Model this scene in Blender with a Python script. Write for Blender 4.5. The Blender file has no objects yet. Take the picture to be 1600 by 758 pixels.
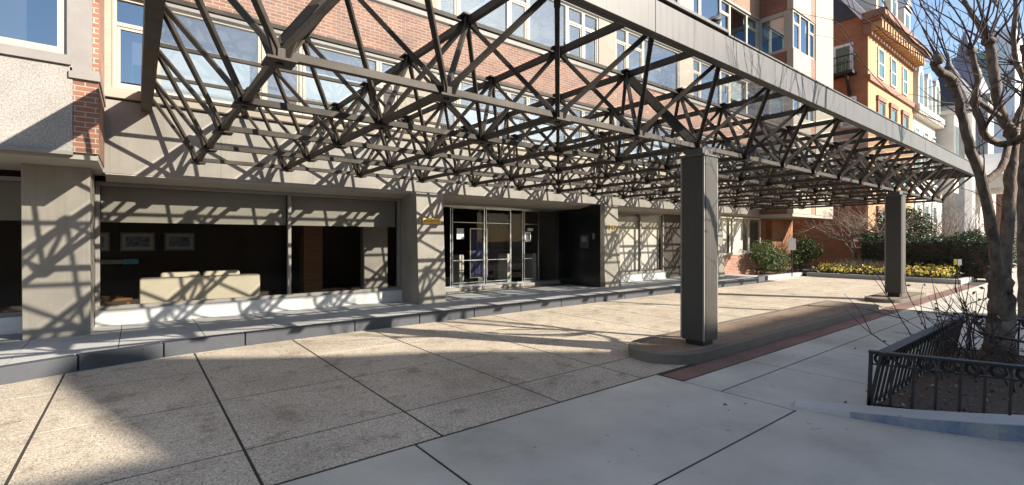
import bpy, bmesh, math, random
from mathutils import Vector, Matrix
R = random.Random(7)
S = bpy.context.scene
C = S.collection
V = Vector

# ------------------------------------------------------------------ helpers
class MB:
    """collects geometry for ONE mesh object"""
    def __init__(s): s.v = []; s.f = []; s.smooth = False
    def add(s, vs, fs):
        o = len(s.v); s.v += [tuple(p) for p in vs]; s.f += [tuple(i + o for i in f) for f in fs]
    def box(s, x0, x1, y0, y1, z0, z1):
        s.add([(x0,y0,z0),(x1,y0,z0),(x1,y1,z0),(x0,y1,z0),(x0,y0,z1),(x1,y0,z1),(x1,y1,z1),(x0,y1,z1)],
              [(0,3,2,1),(4,5,6,7),(0,1,5,4),(1,2,6,5),(2,3,7,6),(3,0,4,7)])
        return s
    def beam(s, a, b, w, h=None, up=(0,0,1)):
        h = h or w; a = V(a); b = V(b); d = (b - a).normalized(); u = V(up)
        if abs(d.dot(u)) > .98: u = V((0,1,0))
        r = d.cross(u).normalized(); u = r.cross(d).normalized()
        q = [-r*w/2 - u*h/2, r*w/2 - u*h/2, r*w/2 + u*h/2, -r*w/2 + u*h/2]
        s.add([a + k for k in q] + [b + k for k in q], [(3,2,1,0),(4,5,6,7),(0,1,5,4),(1,2,6,5),(2,3,7,6),(3,0,4,7)])
        return s
    def channel(s, a, b, w, h, t=.012):
        """open U section made of a web and two flanges"""
        a = V(a); b = V(b); d = (b - a).normalized(); u = V((0,0,1))
        r = d.cross(u).normalized(); u = r.cross(d).normalized()
        pr = [(-w/2,-h/2),(w/2,-h/2),(w/2,-h/2+t),(-w/2+t,-h/2+t),(-w/2+t,h/2-t),(w/2,h/2-t),(w/2,h/2),(-w/2,h/2)]
        n = len(pr); ps = [r*x + u*y for x, y in pr]
        vs = [a + p for p in ps] + [b + p for p in ps]
        fs = [(i, (i+1) % n, n + (i+1) % n, n + i) for i in range(n)]
        for o in (0, n): fs += [tuple(o+i for i in (0,1,2,3)), tuple(o+i for i in (0,3,4,7)), tuple(o+i for i in (4,5,6,7))]
        s.add(vs, fs); return s
    def tube(s, pts, rads, n=6, cap=True, wob=0):
        pts = [V(p) for p in pts]; o = len(s.v); m = len(pts); prev = None
        for i, p in enumerate(pts):
            d = (pts[min(i+1, m-1)] - pts[max(i-1, 0)])
            d = d.normalized() if d.length > 1e-9 else V((0,0,1))
            if prev is None:
                a = V((1,0,0)) if abs(d.x) < .8 else V((0,1,0)); r = d.cross(a).normalized()
            else:
                r = (prev - d*prev.dot(d)); r = r.normalized() if r.length > 1e-6 else d.orthogonal().normalized()
            prev = r; u = d.cross(r)
            for k in range(n):
                t = 2*math.pi*k/n; q = rads[i]*(1 + (R.uniform(-wob, wob) if wob else 0))
                s.v.append(tuple(p + r*math.cos(t)*q + u*math.sin(t)*q))
        for i in range(m-1):
            for k in range(n):
                s.f.append((o+i*n+k, o+i*n+(k+1)%n, o+(i+1)*n+(k+1)%n, o+(i+1)*n+k))
        if cap:
            s.f.append(tuple(o+k for k in range(n))[::-1]); s.f.append(tuple(o+(m-1)*n+k for k in range(n)))
        return s
    def prism(s, poly, z0, z1):
        n = len(poly)
        s.add([(x,y,z0) for x,y in poly] + [(x,y,z1) for x,y in poly],
              [tuple(range(n))[::-1], tuple(range(n,2*n))] + [(i,(i+1)%n,n+(i+1)%n,n+i) for i in range(n)])
        return s
    def plate(s, o, ax, ay, poly, t):
        """polygon in the plane (ax, ay) through o, thickness t"""
        o = V(o); ax = V(ax); ay = V(ay); nn = ax.cross(ay).normalized()*t/2; n = len(poly)
        ps = [o + ax*x + ay*y for x, y in poly]
        s.add([p - nn for p in ps] + [p + nn for p in ps],
              [tuple(range(n))[::-1], tuple(range(n,2*n))] + [(i,(i+1)%n,n+(i+1)%n,n+i) for i in range(n)])
        return s
    def lathe(s, c, prof, n=16):
        o = len(s.v); m = len(prof)
        for r, z in prof:
            for k in range(n):
                t = 2*math.pi*k/n; s.v.append((c[0]+r*math.cos(t), c[1]+r*math.sin(t), c[2]+z))
        for i in range(m-1):
            for k in range(n): s.f.append((o+i*n+k, o+i*n+(k+1)%n, o+(i+1)*n+(k+1)%n, o+(i+1)*n+k))
        s.f.append(tuple(o+k for k in range(n))[::-1]); s.f.append(tuple(o+(m-1)*n+k for k in range(n)))
        return s
    def leaf(s, p, size, nrm=None, asp=.5):
        d = V((R.gauss(0,1),R.gauss(0,1),R.gauss(0,1)*.7)).normalized(); e = d.orthogonal().normalized()
        e.rotate(Matrix.Rotation(R.uniform(0,6.28), 3, d)); p = V(p)
        a = d*size; b = e*size*asp; m = d.cross(e)*size*.12
        s.add([p, p+a*.5+b*.5+m, p+a, p+a*.5-b*.5+m], [(0,1,2,3)])
    def sheet(s, x0, x1, y, z0, z1):
        s.add([(x0,y,z0),(x1,y,z0),(x1,y,z1),(x0,y,z1)], [(0,1,2,3)]); return s
    def build(s, name, mat, parent=None, bevel=0, smooth=False, seg=1):
        me = bpy.data.meshes.new(name); me.from_pydata(s.v, [], s.f); me.update()
        o = bpy.data.objects.new(name, me); C.objects.link(o)
        me.materials.append(mat)
        if parent: o.parent = parent
        if smooth:
            for p in me.polygons: p.use_smooth = True
        if bevel:
            b = o.modifiers.new('bevel', 'BEVEL'); b.width = bevel; b.segments = seg; b.limit_method = 'ANGLE'
        return o

def tag(o, label=None, cat=None, group=None, kind=None):
    if label: o['label'] = label
    if cat: o['category'] = cat
    if group: o['group'] = group
    if kind: o['kind'] = kind
    return o
def thing(name, label, cat, group=None):
    o = bpy.data.objects.new(name, None); C.objects.link(o); return tag(o, label, cat, group)
def struct(o): o['kind'] = 'structure'; return o

# ------------------------------------------------------------------ materials
def new_mat(name):
    m = bpy.data.materials.new(name); m.use_nodes = True; nt = m.node_tree; nt.nodes.clear()
    out = nt.nodes.new('ShaderNodeOutputMaterial'); return m, nt, out
def ramp(nt, stops):
    r = nt.nodes.new('ShaderNodeValToRGB'); e = r.color_ramp.elements
    while len(e) < len(stops): e.new(.5)
    for i, (p, c) in enumerate(stops): e[i].position = p; e[i].color = (*c, 1) if len(c) == 3 else c
    return r
def mat(name, col, rough=.6, metal=0, var=.12, scale=6, spec=.5, bump=0, bscale=60, fine=0, fscale=200, stretch=None, coat=0):
    m, nt, out = new_mat(name); L = nt.links.new
    p = nt.nodes.new('ShaderNodeBsdfPrincipled'); L(p.outputs[0], out.inputs[0])
    p.inputs['Roughness'].default_value = rough; p.inputs['Metallic'].default_value = metal
    p.inputs['Specular IOR Level'].default_value = spec; p.inputs['Coat Weight'].default_value = coat
    tc = nt.nodes.new('ShaderNodeNewGeometry'); vec = tc.outputs['Position']
    if stretch:
        mp = nt.nodes.new('ShaderNodeMapping'); mp.inputs['Scale'].default_value = stretch; L(vec, mp.inputs[0]); vec = mp.outputs[0]
    n = nt.nodes.new('ShaderNodeTexNoise'); n.inputs['Scale'].default_value = scale; n.inputs['Detail'].default_value = 5
    n.inputs['Roughness'].default_value = .6; L(vec, n.inputs['Vector'])
    lo = tuple(max(0, c*(1-var)) for c in col); hi = tuple(min(1, c*(1+var)) for c in col)
    r = ramp(nt, [(.3, lo), (.7, hi)]); L(n.outputs[0], r.inputs[0]); colour = r.outputs[0]
    if fine:
        n2 = nt.nodes.new('ShaderNodeTexNoise'); n2.inputs['Scale'].default_value = fscale; n2.inputs['Detail'].default_value = 2; L(vec, n2.inputs['Vector'])
        r2 = ramp(nt, [(.3, (1-fine,)*3), (.7, (1+fine*.6,)*3)]); L(n2.outputs[0], r2.inputs[0])
        mx = nt.nodes.new('ShaderNodeMix'); mx.data_type = 'RGBA'; mx.blend_type = 'MULTIPLY'; mx.inputs[0].default_value = 1
        L(colour, mx.inputs[6]); L(r2.outputs[0], mx.inputs[7]); colour = mx.outputs[2]
    L(colour, p.inputs['Base Color'])
    if bump:
        n3 = nt.nodes.new('ShaderNodeTexNoise'); n3.inputs['Scale'].default_value = bscale; n3.inputs['Detail'].default_value = 4; L(vec, n3.inputs['Vector'])
        b = nt.nodes.new('ShaderNodeBump'); b.inputs['Strength'].default_value = bump; b.inputs['Distance'].default_value = .01
        L(n3.outputs[0], b.inputs['Height']); L(b.outputs[0], p.inputs['Normal'])
    return m
def brick_mat(name, c1, c2, mortar, bw=.205, bh=.067, ms=.008):
    m, nt, out = new_mat(name); L = nt.links.new
    p = nt.nodes.new('ShaderNodeBsdfPrincipled'); L(p.outputs[0], out.inputs[0]); p.inputs['Roughness'].default_value = .85
    g = nt.nodes.new('ShaderNodeNewGeometry'); sx = nt.nodes.new('ShaderNodeSeparateXYZ'); L(g.outputs['Position'], sx.inputs[0])
    ad = nt.nodes.new('ShaderNodeMath'); L(sx.outputs[0], ad.inputs[0]); L(sx.outputs[1], ad.inputs[1])
    cb = nt.nodes.new('ShaderNodeCombineXYZ'); L(ad.outputs[0], cb.inputs[0]); L(sx.outputs[2], cb.inputs[1])
    t = nt.nodes.new('ShaderNodeTexBrick'); L(cb.outputs[0], t.inputs['Vector'])
    t.inputs['Scale'].default_value = 1; t.inputs['Brick Width'].default_value = bw; t.inputs['Row Height'].default_value = bh
    t.inputs['Mortar Size'].default_value = ms; t.inputs['Mortar Smooth'].default_value = .2; t.inputs['Bias'].default_value = -.1
    t.inputs['Color1'].default_value = (*c1,1); t.inputs['Color2'].default_value = (*c2,1); t.inputs['Mortar'].default_value = (*mortar,1)
    n = nt.nodes.new('ShaderNodeTexNoise'); n.inputs['Scale'].default_value = 1.4; n.inputs['Detail'].default_value = 6; L(g.outputs['Position'], n.inputs['Vector'])
    r = ramp(nt, [(.3,(.72,.72,.72)),(.7,(1.15,1.12,1.1))]); L(n.outputs[0], r.inputs[0])
    mx = nt.nodes.new('ShaderNodeMix'); mx.data_type = 'RGBA'; mx.blend_type = 'MULTIPLY'; mx.inputs[0].default_value = 1
    L(t.outputs[0], mx.inputs[6]); L(r.outputs[0], mx.inputs[7]); L(mx.outputs[2], p.inputs['Base Color'])
    b = nt.nodes.new('ShaderNodeBump'); b.inputs['Strength'].default_value = .5; b.inputs['Distance'].default_value = .006; b.invert = True
    L(t.outputs['Fac'], b.inputs['Height']); L(b.outputs[0], p.inputs['Normal'])
    return m
def glass_mat(name, tint, ior=1.5, rough=0.0, tintr=(1,1,1), dust=0):
    m, nt, out = new_mat(name); L = nt.links.new
    t = nt.nodes.new('ShaderNodeBsdfTransparent'); t.inputs[0].default_value = (*tint,1)
    g = nt.nodes.new('ShaderNodeBsdfGlossy'); g.inputs['Roughness'].default_value = rough; g.inputs[0].default_value = (*tintr,1)
    r0 = ((ior-1)/(ior+1))**2      # Schlick, the same from both sides of the sheet
    ge = nt.nodes.new('ShaderNodeNewGeometry'); dt = nt.nodes.new('ShaderNodeVectorMath'); dt.operation = 'DOT_PRODUCT'; L(ge.outputs['Incoming'], dt.inputs[0]); L(ge.outputs['Normal'], dt.inputs[1])
    def mth(op, x, y=None):
        q = nt.nodes.new('ShaderNodeMath'); q.operation = op
        for i, z in enumerate((x, y)):
            if z is None: continue
            if isinstance(z, (int, float)): q.inputs[i].default_value = z
            else: L(z, q.inputs[i])
        return q.outputs[0]
    f = mth('ADD', mth('MULTIPLY', mth('POWER', mth('SUBTRACT', 1, mth('ABSOLUTE', dt.outputs['Value'])), 5), 1-r0), r0)
    gn = nt.nodes.new('ShaderNodeNewGeometry'); n = nt.nodes.new('ShaderNodeTexNoise'); n.inputs['Scale'].default_value = .9; L(gn.outputs['Position'], n.inputs['Vector'])
    b = nt.nodes.new('ShaderNodeBump'); b.inputs['Strength'].default_value = .015; b.inputs['Distance'].default_value = .05; L(n.outputs[0], b.inputs['Height']); L(b.outputs[0], g.inputs['Normal'])
    x = nt.nodes.new('ShaderNodeMixShader'); L(f, x.inputs[0]); L(g.outputs[0], x.inputs[2]); body = t.outputs[0]
    if dust:
        tl = nt.nodes.new('ShaderNodeBsdfTranslucent'); tl.inputs[0].default_value = (.62,.60,.56,1)
        n4 = nt.nodes.new('ShaderNodeTexNoise'); n4.inputs['Scale'].default_value = 2.2; n4.inputs['Detail'].default_value = 6; L(gn.outputs['Position'], n4.inputs['Vector'])
        dx_ = nt.nodes.new('ShaderNodeMixShader'); L(mth('MULTIPLY', n4.outputs[0], dust*2), dx_.inputs[0]); L(t.outputs[0], dx_.inputs[1]); L(tl.outputs[0], dx_.inputs[2]); body = dx_.outputs[0]
    L(body, x.inputs[1]); L(x.outputs[0], out.inputs[0])
    return m
def aggregate_mat(name, base, dark, light):
    """exposed aggregate: pebbles of several tones, plus broad wear"""
    m, nt, out = new_mat(name); L = nt.links.new
    p = nt.nodes.new('ShaderNodeBsdfPrincipled'); L(p.outputs[0], out.inputs[0]); p.inputs['Roughness'].default_value = .8; p.inputs['Specular IOR Level'].default_value = .3
    g = nt.nodes.new('ShaderNodeNewGeometry')
    v = nt.nodes.new('ShaderNodeTexVoronoi'); v.inputs['Scale'].default_value = 105; L(g.outputs['Position'], v.inputs['Vector'])
    sp = nt.nodes.new('ShaderNodeSeparateColor'); L(v.outputs['Color'], sp.inputs[0])
    r = ramp(nt, [(0, dark), (.22, tuple(c*.85 for c in base)), (.75, base), (1, light)]); L(sp.outputs[0], r.inputs[0])
    c = r.outputs[0]
    for sc, dt, stops in ((.8, 7, [(.3,(.80,.77,.75)),(.5,(1,1,1)),(.72,(1.14,1.13,1.11))]), (3.1, 5, [(.36,(.74,.70,.66)),(.44,(1,1,1)),(1,(1.05,1.05,1.05))]), (.33, 4, [(.35,(.88,.86,.84)),(.65,(1.08,1.07,1.05))])):
        n = nt.nodes.new('ShaderNodeTexNoise'); n.inputs['Scale'].default_value = sc; n.inputs['Detail'].default_value = dt; n.inputs['Roughness'].default_value = .65; L(g.outputs['Position'], n.inputs['Vector'])
        r2 = ramp(nt, stops); L(n.outputs[0], r2.inputs[0])
        mx = nt.nodes.new('ShaderNodeMix'); mx.data_type = 'RGBA'; mx.blend_type = 'MULTIPLY'; mx.inputs[0].default_value = 1
        L(c, mx.inputs[6]); L(r2.outputs[0], mx.inputs[7]); c = mx.outputs[2]
    L(c, p.inputs['Base Color'])
    b = nt.nodes.new('ShaderNodeBump'); b.inputs['Strength'].default_value = .45; b.inputs['Distance'].default_value = .006; L(v.outputs['Distance'], b.inputs['Height']); L(b.outputs[0], p.inputs['Normal'])
    return m
def concrete_mat(name, base, stain=.2):
    m, nt, out = new_mat(name); L = nt.links.new
    p = nt.nodes.new('ShaderNodeBsdfPrincipled'); L(p.outputs[0], out.inputs[0]); p.inputs['Roughness'].default_value = .78; p.inputs['Specular IOR Level'].default_value = .35
    g = nt.nodes.new('ShaderNodeNewGeometry')
    n = nt.nodes.new('ShaderNodeTexNoise'); n.inputs['Scale'].default_value = 1.1; n.inputs['Detail'].default_value = 9; n.inputs['Roughness'].default_value = .68; L(g.outputs['Position'], n.inputs['Vector'])
    r = ramp(nt, [(.28, tuple(c*(1-stain*.75) for c in base)), (.45, base), (.75, tuple(c*(1+stain*.7) for c in base))]); L(n.outputs[0], r.inputs[0])
    n2 = nt.nodes.new('ShaderNodeTexNoise'); n2.inputs['Scale'].default_value = 170; n2.inputs['Detail'].default_value = 2; L(g.outputs['Position'], n2.inputs['Vector'])
    r2 = ramp(nt, [(.3,(.76,.76,.75)),(.62,(1.06,1.06,1.06))]); L(n2.outputs[0], r2.inputs[0])
    v = nt.nodes.new('ShaderNodeTexVoronoi'); v.inputs['Scale'].default_value = 2.3; L(g.outputs['Position'], v.inputs['Vector'])
    r3 = ramp(nt, [(.03,(.35,.33,.3)),(.045,(1,1,1))]); L(v.outputs['Distance'], r3.inputs[0])
    c = r.outputs[0]
    # gum marks and broad wear
    vg = nt.nodes.new('ShaderNodeTexVoronoi'); vg.inputs['Scale'].default_value = 4.6; L(g.outputs['Position'], vg.inputs['Vector'])
    r5 = ramp(nt, [(.07,(.70,.69,.67)),(.095,(1,1,1))]); L(vg.outputs['Distance'], r5.inputs[0])
    n6 = nt.nodes.new('ShaderNodeTexNoise'); n6.inputs['Scale'].default_value = .45; n6.inputs['Detail'].default_value = 3; L(g.outputs['Position'], n6.inputs['Vector'])
    r6 = ramp(nt, [(.38,(.86,.855,.85)),(.62,(1.08,1.08,1.07))]); L(n6.outputs[0], r6.inputs[0])
    for q in (r2, r3, r5, r6):
        mx = nt.nodes.new('ShaderNodeMix'); mx.data_type = 'RGBA'; mx.blend_type = 'MULTIPLY'; mx.inputs[0].default_value = 1
        L(c, mx.inputs[6]); L(q.outputs[0], mx.inputs[7]); c = mx.outputs[2]
    L(c, p.inputs['Base Color'])
    b = nt.nodes.new('ShaderNodeBump'); b.inputs['Strength'].default_value = .25; b.inputs['Distance'].default_value = .004; L(n2.outputs[0], b.inputs['Height']); L(b.outputs[0], p.inputs['Normal'])
    return m

def streak_mat(name, base, dark, k=1):
    """painted metal with drip streaks that run down from the top edge, worn in places"""
    m, nt, out = new_mat(name); L = nt.links.new
    p = nt.nodes.new('ShaderNodeBsdfPrincipled'); L(p.outputs[0], out.inputs[0]); p.inputs['Roughness'].default_value = .5
    g = nt.nodes.new('ShaderNodeNewGeometry'); mp = nt.nodes.new('ShaderNodeMapping'); mp.inputs['Scale'].default_value = (9,9,.35); L(g.outputs['Position'], mp.inputs[0])
    n = nt.nodes.new('ShaderNodeTexNoise'); n.inputs['Scale'].default_value = 1.6; n.inputs['Detail'].default_value = 6; n.inputs['Roughness'].default_value = .7; L(mp.outputs[0], n.inputs['Vector'])
    r = ramp(nt, [(.32,dark),(.40,tuple(c*(1-.18*k) for c in base)),(.5,base),(.75,tuple(c*(1+.15*k) for c in base))]); L(n.outputs[0], r.inputs[0])
    n2 = nt.nodes.new('ShaderNodeTexNoise'); n2.inputs['Scale'].default_value = 2; n2.inputs['Detail'].default_value = 5; L(g.outputs['Position'], n2.inputs['Vector'])
    r2 = ramp(nt, [(.3,(.85,.85,.85)),(.7,(1.12,1.12,1.12))]); L(n2.outputs[0], r2.inputs[0])
    mx = nt.nodes.new('ShaderNodeMix'); mx.data_type = 'RGBA'; mx.blend_type = 'MULTIPLY'; mx.inputs[0].default_value = 1
    L(r.outputs[0], mx.inputs[6]); L(r2.outputs[0], mx.inputs[7]); L(mx.outputs[2], p.inputs['Base Color']); return m
def patch_mat(name, a_, b_):
    m, nt, out = new_mat(name); L = nt.links.new
    p = nt.nodes.new('ShaderNodeBsdfPrincipled'); L(p.outputs[0], out.inputs[0]); p.inputs['Roughness'].default_value = .85
    g = nt.nodes.new('ShaderNodeNewGeometry'); n = nt.nodes.new('ShaderNodeTexNoise'); n.inputs['Scale'].default_value = 4.5; n.inputs['Detail'].default_value = 8; n.inputs['Roughness'].default_value = .7; L(g.outputs['Position'], n.inputs['Vector'])
    r = ramp(nt, [(.40,a_),(.52,tuple((x+y)/2 for x,y in zip(a_,b_))),(.62,b_)]); L(n.outputs[0], r.inputs[0]); L(r.outputs[0], p.inputs['Base Color']); return m
M = {}
M['bronze'] = mat('bronze_paint', (.056,.045,.035), .58, 0, .35, 5, spec=.3, bump=.04, bscale=40, fine=.15, fscale=90)
M['fascia'] = streak_mat('fascia_metal', (.098,.091,.083), (.032,.029,.026))
M['coldark'] = streak_mat('column_metal', (.046,.040,.034), (.032,.028,.024), .5)
M['spandrel'] = streak_mat('spandrel_panel', (.27,.246,.215), (.235,.213,.185), .4)
M['soffit'] = mat('soffit_paint', (.34,.31,.265), .7, 0, .08, 2)
M['pier'] = streak_mat('pier_cladding', (.25,.225,.19), (.222,.198,.166), .35)
M['brick'] = brick_mat('red_brick', (.33,.145,.085), (.23,.09,.055), (.42,.36,.30))
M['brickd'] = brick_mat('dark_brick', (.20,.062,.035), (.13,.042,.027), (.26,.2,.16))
M['orange'] = brick_mat('orange_brick', (.37,.165,.08), (.31,.13,.06), (.34,.20,.115), ms=.005)
M['ochre'] = mat('ochre_painted_brick', (.49,.28,.135), .8, 0, .08, 2, fine=.08, fscale=40)
M['brown'] = mat('brownstone', (.25,.13,.085), .8, 0, .15, 5)
M['stone'] = mat('pebbled_panel', (.34,.315,.28), .85, 0, .08, 3, bump=.6, bscale=90, fine=.38, fscale=55)
M['cream'] = mat('cream_panel', (.35,.30,.235), .7, 0, .06, 2)
M['frame'] = mat('cream_window_frame', (.42,.39,.315), .5, 0, .05, 4)
M['greyframe'] = mat('grey_trim', (.24,.22,.20), .55, 0, .1, 4)
M['white'] = mat('white_paint', (.64,.625,.60), .55, 0, .05, 3, fine=.05, fscale=20)
M['blind'] = mat('blind_fabric', (.60,.63,.61), .8, 0, .05, 1, stretch=(.2,.2,26))
M['shade'] = mat('roller_shade', (.25,.24,.215), .5, 0, .07, 2)
M['black'] = mat('black_iron', (.006,.006,.007), .5, 0, .2, 8)
M['granite'] = mat('black_granite', (.010,.010,.012), .22, 0, .3, 30)
M['chrome'] = mat('polished_steel', (.50,.53,.56), .35, 1, .05, 4)
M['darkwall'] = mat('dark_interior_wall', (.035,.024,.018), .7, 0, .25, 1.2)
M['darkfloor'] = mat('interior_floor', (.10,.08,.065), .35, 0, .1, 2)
M['darkvoid'] = mat('dark_interior', (.05,.05,.05), .8, 0, .3, 1)
M['gold'] = mat('brass_plate', (.72,.46,.14), .35, .55, .1, 8)
M['golddark'] = mat('brass_engraving', (.34,.2,.05), .45, .4, .1, 8)
M['sofa'] = mat('cream_fabric', (.56,.51,.41), .9, 0, .05, 3, bump=.2, bscale=150)
M['wood'] = mat('warm_wood', (.22,.11,.05), .4, 0, .25, 3, stretch=(1,12,12))
M['drive'] = aggregate_mat('exposed_aggregate', (.51,.445,.35), (.17,.15,.125), (.71,.64,.54))
M['island'] = aggregate_mat('brown_aggregate', (.27,.20,.14), (.11,.085,.065), (.38,.30,.22))
M['walk'] = concrete_mat('sidewalk_concrete', (.53,.50,.42), .3)
M['walk2'] = concrete_mat('kerb_concrete', (.56,.545,.52), .25)
M['platform'] = concrete_mat('grey_paver', (.42,.415,.40), .18)
M['bluestone'] = concrete_mat('bluestone_kerb', (.075,.080,.09), .25)
M['kerbstone'] = concrete_mat('brown_kerbstone', (.17,.145,.12), .35)
M['joint'] = mat('joint_dirt', (.035,.03,.025), .95, 0, .3, 20)
M['asphalt'] = mat('asphalt', (.05,.05,.05), .9, 0, .2, 3, fine=.3, fscale=150)
M['redbrickpave'] = brick_mat('brick_paver', (.52,.13,.085), (.40,.10,.07), (.20,.11,.085), bw=.2, bh=.1)
M['soil'] = mat('mulch_soil', (.085,.058,.04), .95, 0, .5, 35, bump=1, bscale=60, fine=.5, fscale=90)
M['bluepaint'] = patch_mat('worn_blue_paint', (.31,.31,.31), (.13,.17,.27))
M['roofglass'] = glass_mat('canopy_glass', (.84,.86,.84), 1.25, dust=.13)
M['shopglass'] = glass_mat('shop_glass', (.84,.83,.80), 1.22)
M['winglass'] = glass_mat('window_glass', (.80,.86,.90), 3.4, tintr=(.70,.86,1.0))
M['winglass2'] = glass_mat('far_window_glass', (.5,.55,.6), 1.9)
M['teal'] = mat('teal_slate', (.16,.24,.25), .6, 0, .2, 2)
M['slate'] = mat('dark_slate', (.05,.05,.06), .6, 0, .2, 3)
M['greystone'] = mat('grey_stone', (.36,.35,.34), .85, 0, .15, .8, fine=.1, fscale=3)
M['palestone'] = mat('pale_stone', (.62,.58,.52), .8, 0, .08, 1)
M['greenglass'] = mat('green_curtain_glass', (.10,.17,.16), .12, .3, .15, .3)
M['towerglass'] = mat('tower_glass', (.24,.34,.33), .25, 0, .12, .3, coat=.3)
M['towerwhite'] = mat('white_tower_panel', (.8,.82,.84), .6, 0, .03, .4)
M['lilac'] = mat('lilac_slate', (.22,.20,.25), .7, 0, .15, .5)

def bark_mat():
    m, nt, out = new_mat('blotchy_bark'); L = nt.links.new
    p = nt.nodes.new('ShaderNodeBsdfPrincipled'); L(p.outputs[0], out.inputs[0]); p.inputs['Roughness'].default_value = .9; p.inputs['Specular IOR Level'].default_value = .2
    g = nt.nodes.new('ShaderNodeNewGeometry'); mp = nt.nodes.new('ShaderNodeMapping'); mp.inputs['Scale'].default_value = (1,1,.5); L(g.outputs['Position'], mp.inputs[0])
    n = nt.nodes.new('ShaderNodeTexNoise'); n.inputs['Scale'].default_value = 9; n.inputs['Detail'].default_value = 6; n.inputs['Roughness'].default_value = .6; L(mp.outputs[0], n.inputs['Vector'])
    r = ramp(nt, [(.33,(.085,.064,.05)),(.48,(.155,.118,.09)),(.58,(.21,.162,.12)),(.68,(.12,.09,.07))]); L(n.outputs[0], r.inputs[0]); L(r.outputs[0], p.inputs['Base Color'])
    b = nt.nodes.new('ShaderNodeBump'); b.inputs['Strength'].default_value = .7; b.inputs['Distance'].default_value = .02
    n2 = nt.nodes.new('ShaderNodeTexNoise'); n2.inputs['Scale'].default_value = 30; n2.inputs['Detail'].default_value = 5; L(mp.outputs[0], n2.inputs['Vector']); L(n2.outputs[0], b.inputs['Height']); L(b.outputs[0], p.inputs['Normal'])
    return m
M['bark'] = bark_mat()
M['twig'] = mat('twig_bark', (.075,.05,.045), .9, 0, .25, 8)
M['palebark'] = mat('pale_bark', (.24,.19,.15), .9, 0, .25, 8)
def leaf_mat(name, cols, rough=.5):
    m, nt, out = new_mat(name); L = nt.links.new
    p = nt.nodes.new('ShaderNodeBsdfPrincipled'); p.inputs['Roughness'].default_value = rough
    g = nt.nodes.new('ShaderNodeNewGeometry')
    r = ramp(nt, [(i/max(1,len(cols)-1), c) for i, c in enumerate(cols)]); L(g.outputs['Random Per Island'], r.inputs[0]); L(r.outputs[0], p.inputs['Base Color'])
    t = nt.nodes.new('ShaderNodeBsdfTranslucent'); L(r.outputs[0], t.inputs[0])
    x = nt.nodes.new('ShaderNodeMixShader'); x.inputs[0].default_value = .25; L(p.outputs[0], x.inputs[1]); L(t.outputs[0], x.inputs[2]); L(x.outputs[0], out.inputs[0])
    return m
M['hedge'] = leaf_mat('yew_leaves', [(.012,.028,.012),(.03,.055,.02),(.05,.085,.03)])
M['shrub'] = leaf_mat('shrub_leaves', [(.025,.06,.015),(.05,.11,.03),(.09,.15,.04),(.20,.10,.05)])
M['magnolia'] = leaf_mat('magnolia_leaves', [(.02,.04,.015),(.04,.07,.025),(.10,.10,.05)])
M['pansy'] = leaf_mat('pansy_petals', [(.80,.66,.03),(.85,.72,.08),(.80,.62,.03),(.85,.74,.15),(.55,.25,.25),(.8,.74,.5)])
M['bedgreen'] = leaf_mat('bed_leaves', [(.04,.08,.02),(.08,.13,.04),(.12,.15,.06)])
M['grasspale'] = leaf_mat('grey_grass', [(.30,.30,.24),(.42,.41,.36),(.22,.24,.15)])
M['dryleaf'] = leaf_mat('dry_leaves', [(.16,.07,.03),(.24,.13,.06),(.10,.05,.03),(.4,.32,.22)])
M['signwhite'] = mat('sign_white', (.8,.8,.8), .5, 0, .03, 4)
M['signred'] = mat('sign_red', (.55,.05,.05), .5, 0, .05, 4)
M['signdark'] = mat('sign_print', (.06,.06,.08), .6, 0, .1, 4)
M['pigeon'] = mat('pigeon_feathers', (.06,.06,.07), .6, 0, .35, 40)
M['paper'] = mat('paper_notice', (.75,.76,.75), .8, 0, .04, 5)
M['blueposter'] = mat('blue_poster', (.02,.035,.13), .5, 0, .2, 5)
M['pic_a'] = mat('picture_print', (.18,.20,.32), .4, 0, .9, 9)
M['pic_mat'] = mat('picture_mount', (.48,.48,.44), .6, 0, .05, 4)
M['turq'] = mat('turquoise_glass', (.10,.42,.50), .2, 0, .2, 9)

# pixel-free camera constants used only to place far buildings at their bearings
CAMH = 1.6
def bearing(px, d, z=0):
    """point at bearing of a photo column px, d metres ahead of the camera plane"""
    r = (px-800)/747; return V((d*(.618+.786*r), d*(.786-.618*r), z))
def sight(px, py, d):
    p = bearing(px, d); p.z = CAMH + (375-py)*d/747; return p

# ------------------------------------------------------------------ ground
g = MB(); g.box(-300,500,-300,500,-.35,-.06); struct(g.build('ground', M['asphalt']))
g = MB(); g.box(-40,160,-12.5,-3.2,-.055,-.04); struct(g.build('road', M['asphalt']))
mk = MB()
for i in range(40): mk.box(-38+i*4.8, -35+i*4.8, -7.9, -7.78, -.038, -.035)
struct(mk.build('road_marking', M['white']))
g = MB(); g.box(-40,160,-3.2,160,-.058,-.005); struct(g.build('ground_base', M['joint']))
def slabs(xs, ys, gap, z0, z1, skip=None):
    m = MB()
    for i in range(len(xs)-1):
        for j in range(len(ys)-1):
            x0, x1, y0, y1 = xs[i], xs[i+1], ys[j], ys[j+1]
            if skip and skip((x0+x1)/2, (y0+y1)/2): continue
            dz = R.uniform(-.0004,.0004)
            m.box(x0+gap/2, x1-gap/2, y0+gap/2, y1-gap/2, z0, z1+dz)
    return m
xs = [-.67+1.32*k for k in range(-8, 20)]; xs = [x for x in xs if x < 23.2] + [23.25]
m = slabs(xs, [3.42,4.13,5.53,6.9,8.3], .022, -.05, 0)
struct(m.build('driveway', M['drive'], bevel=.0015))
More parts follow.
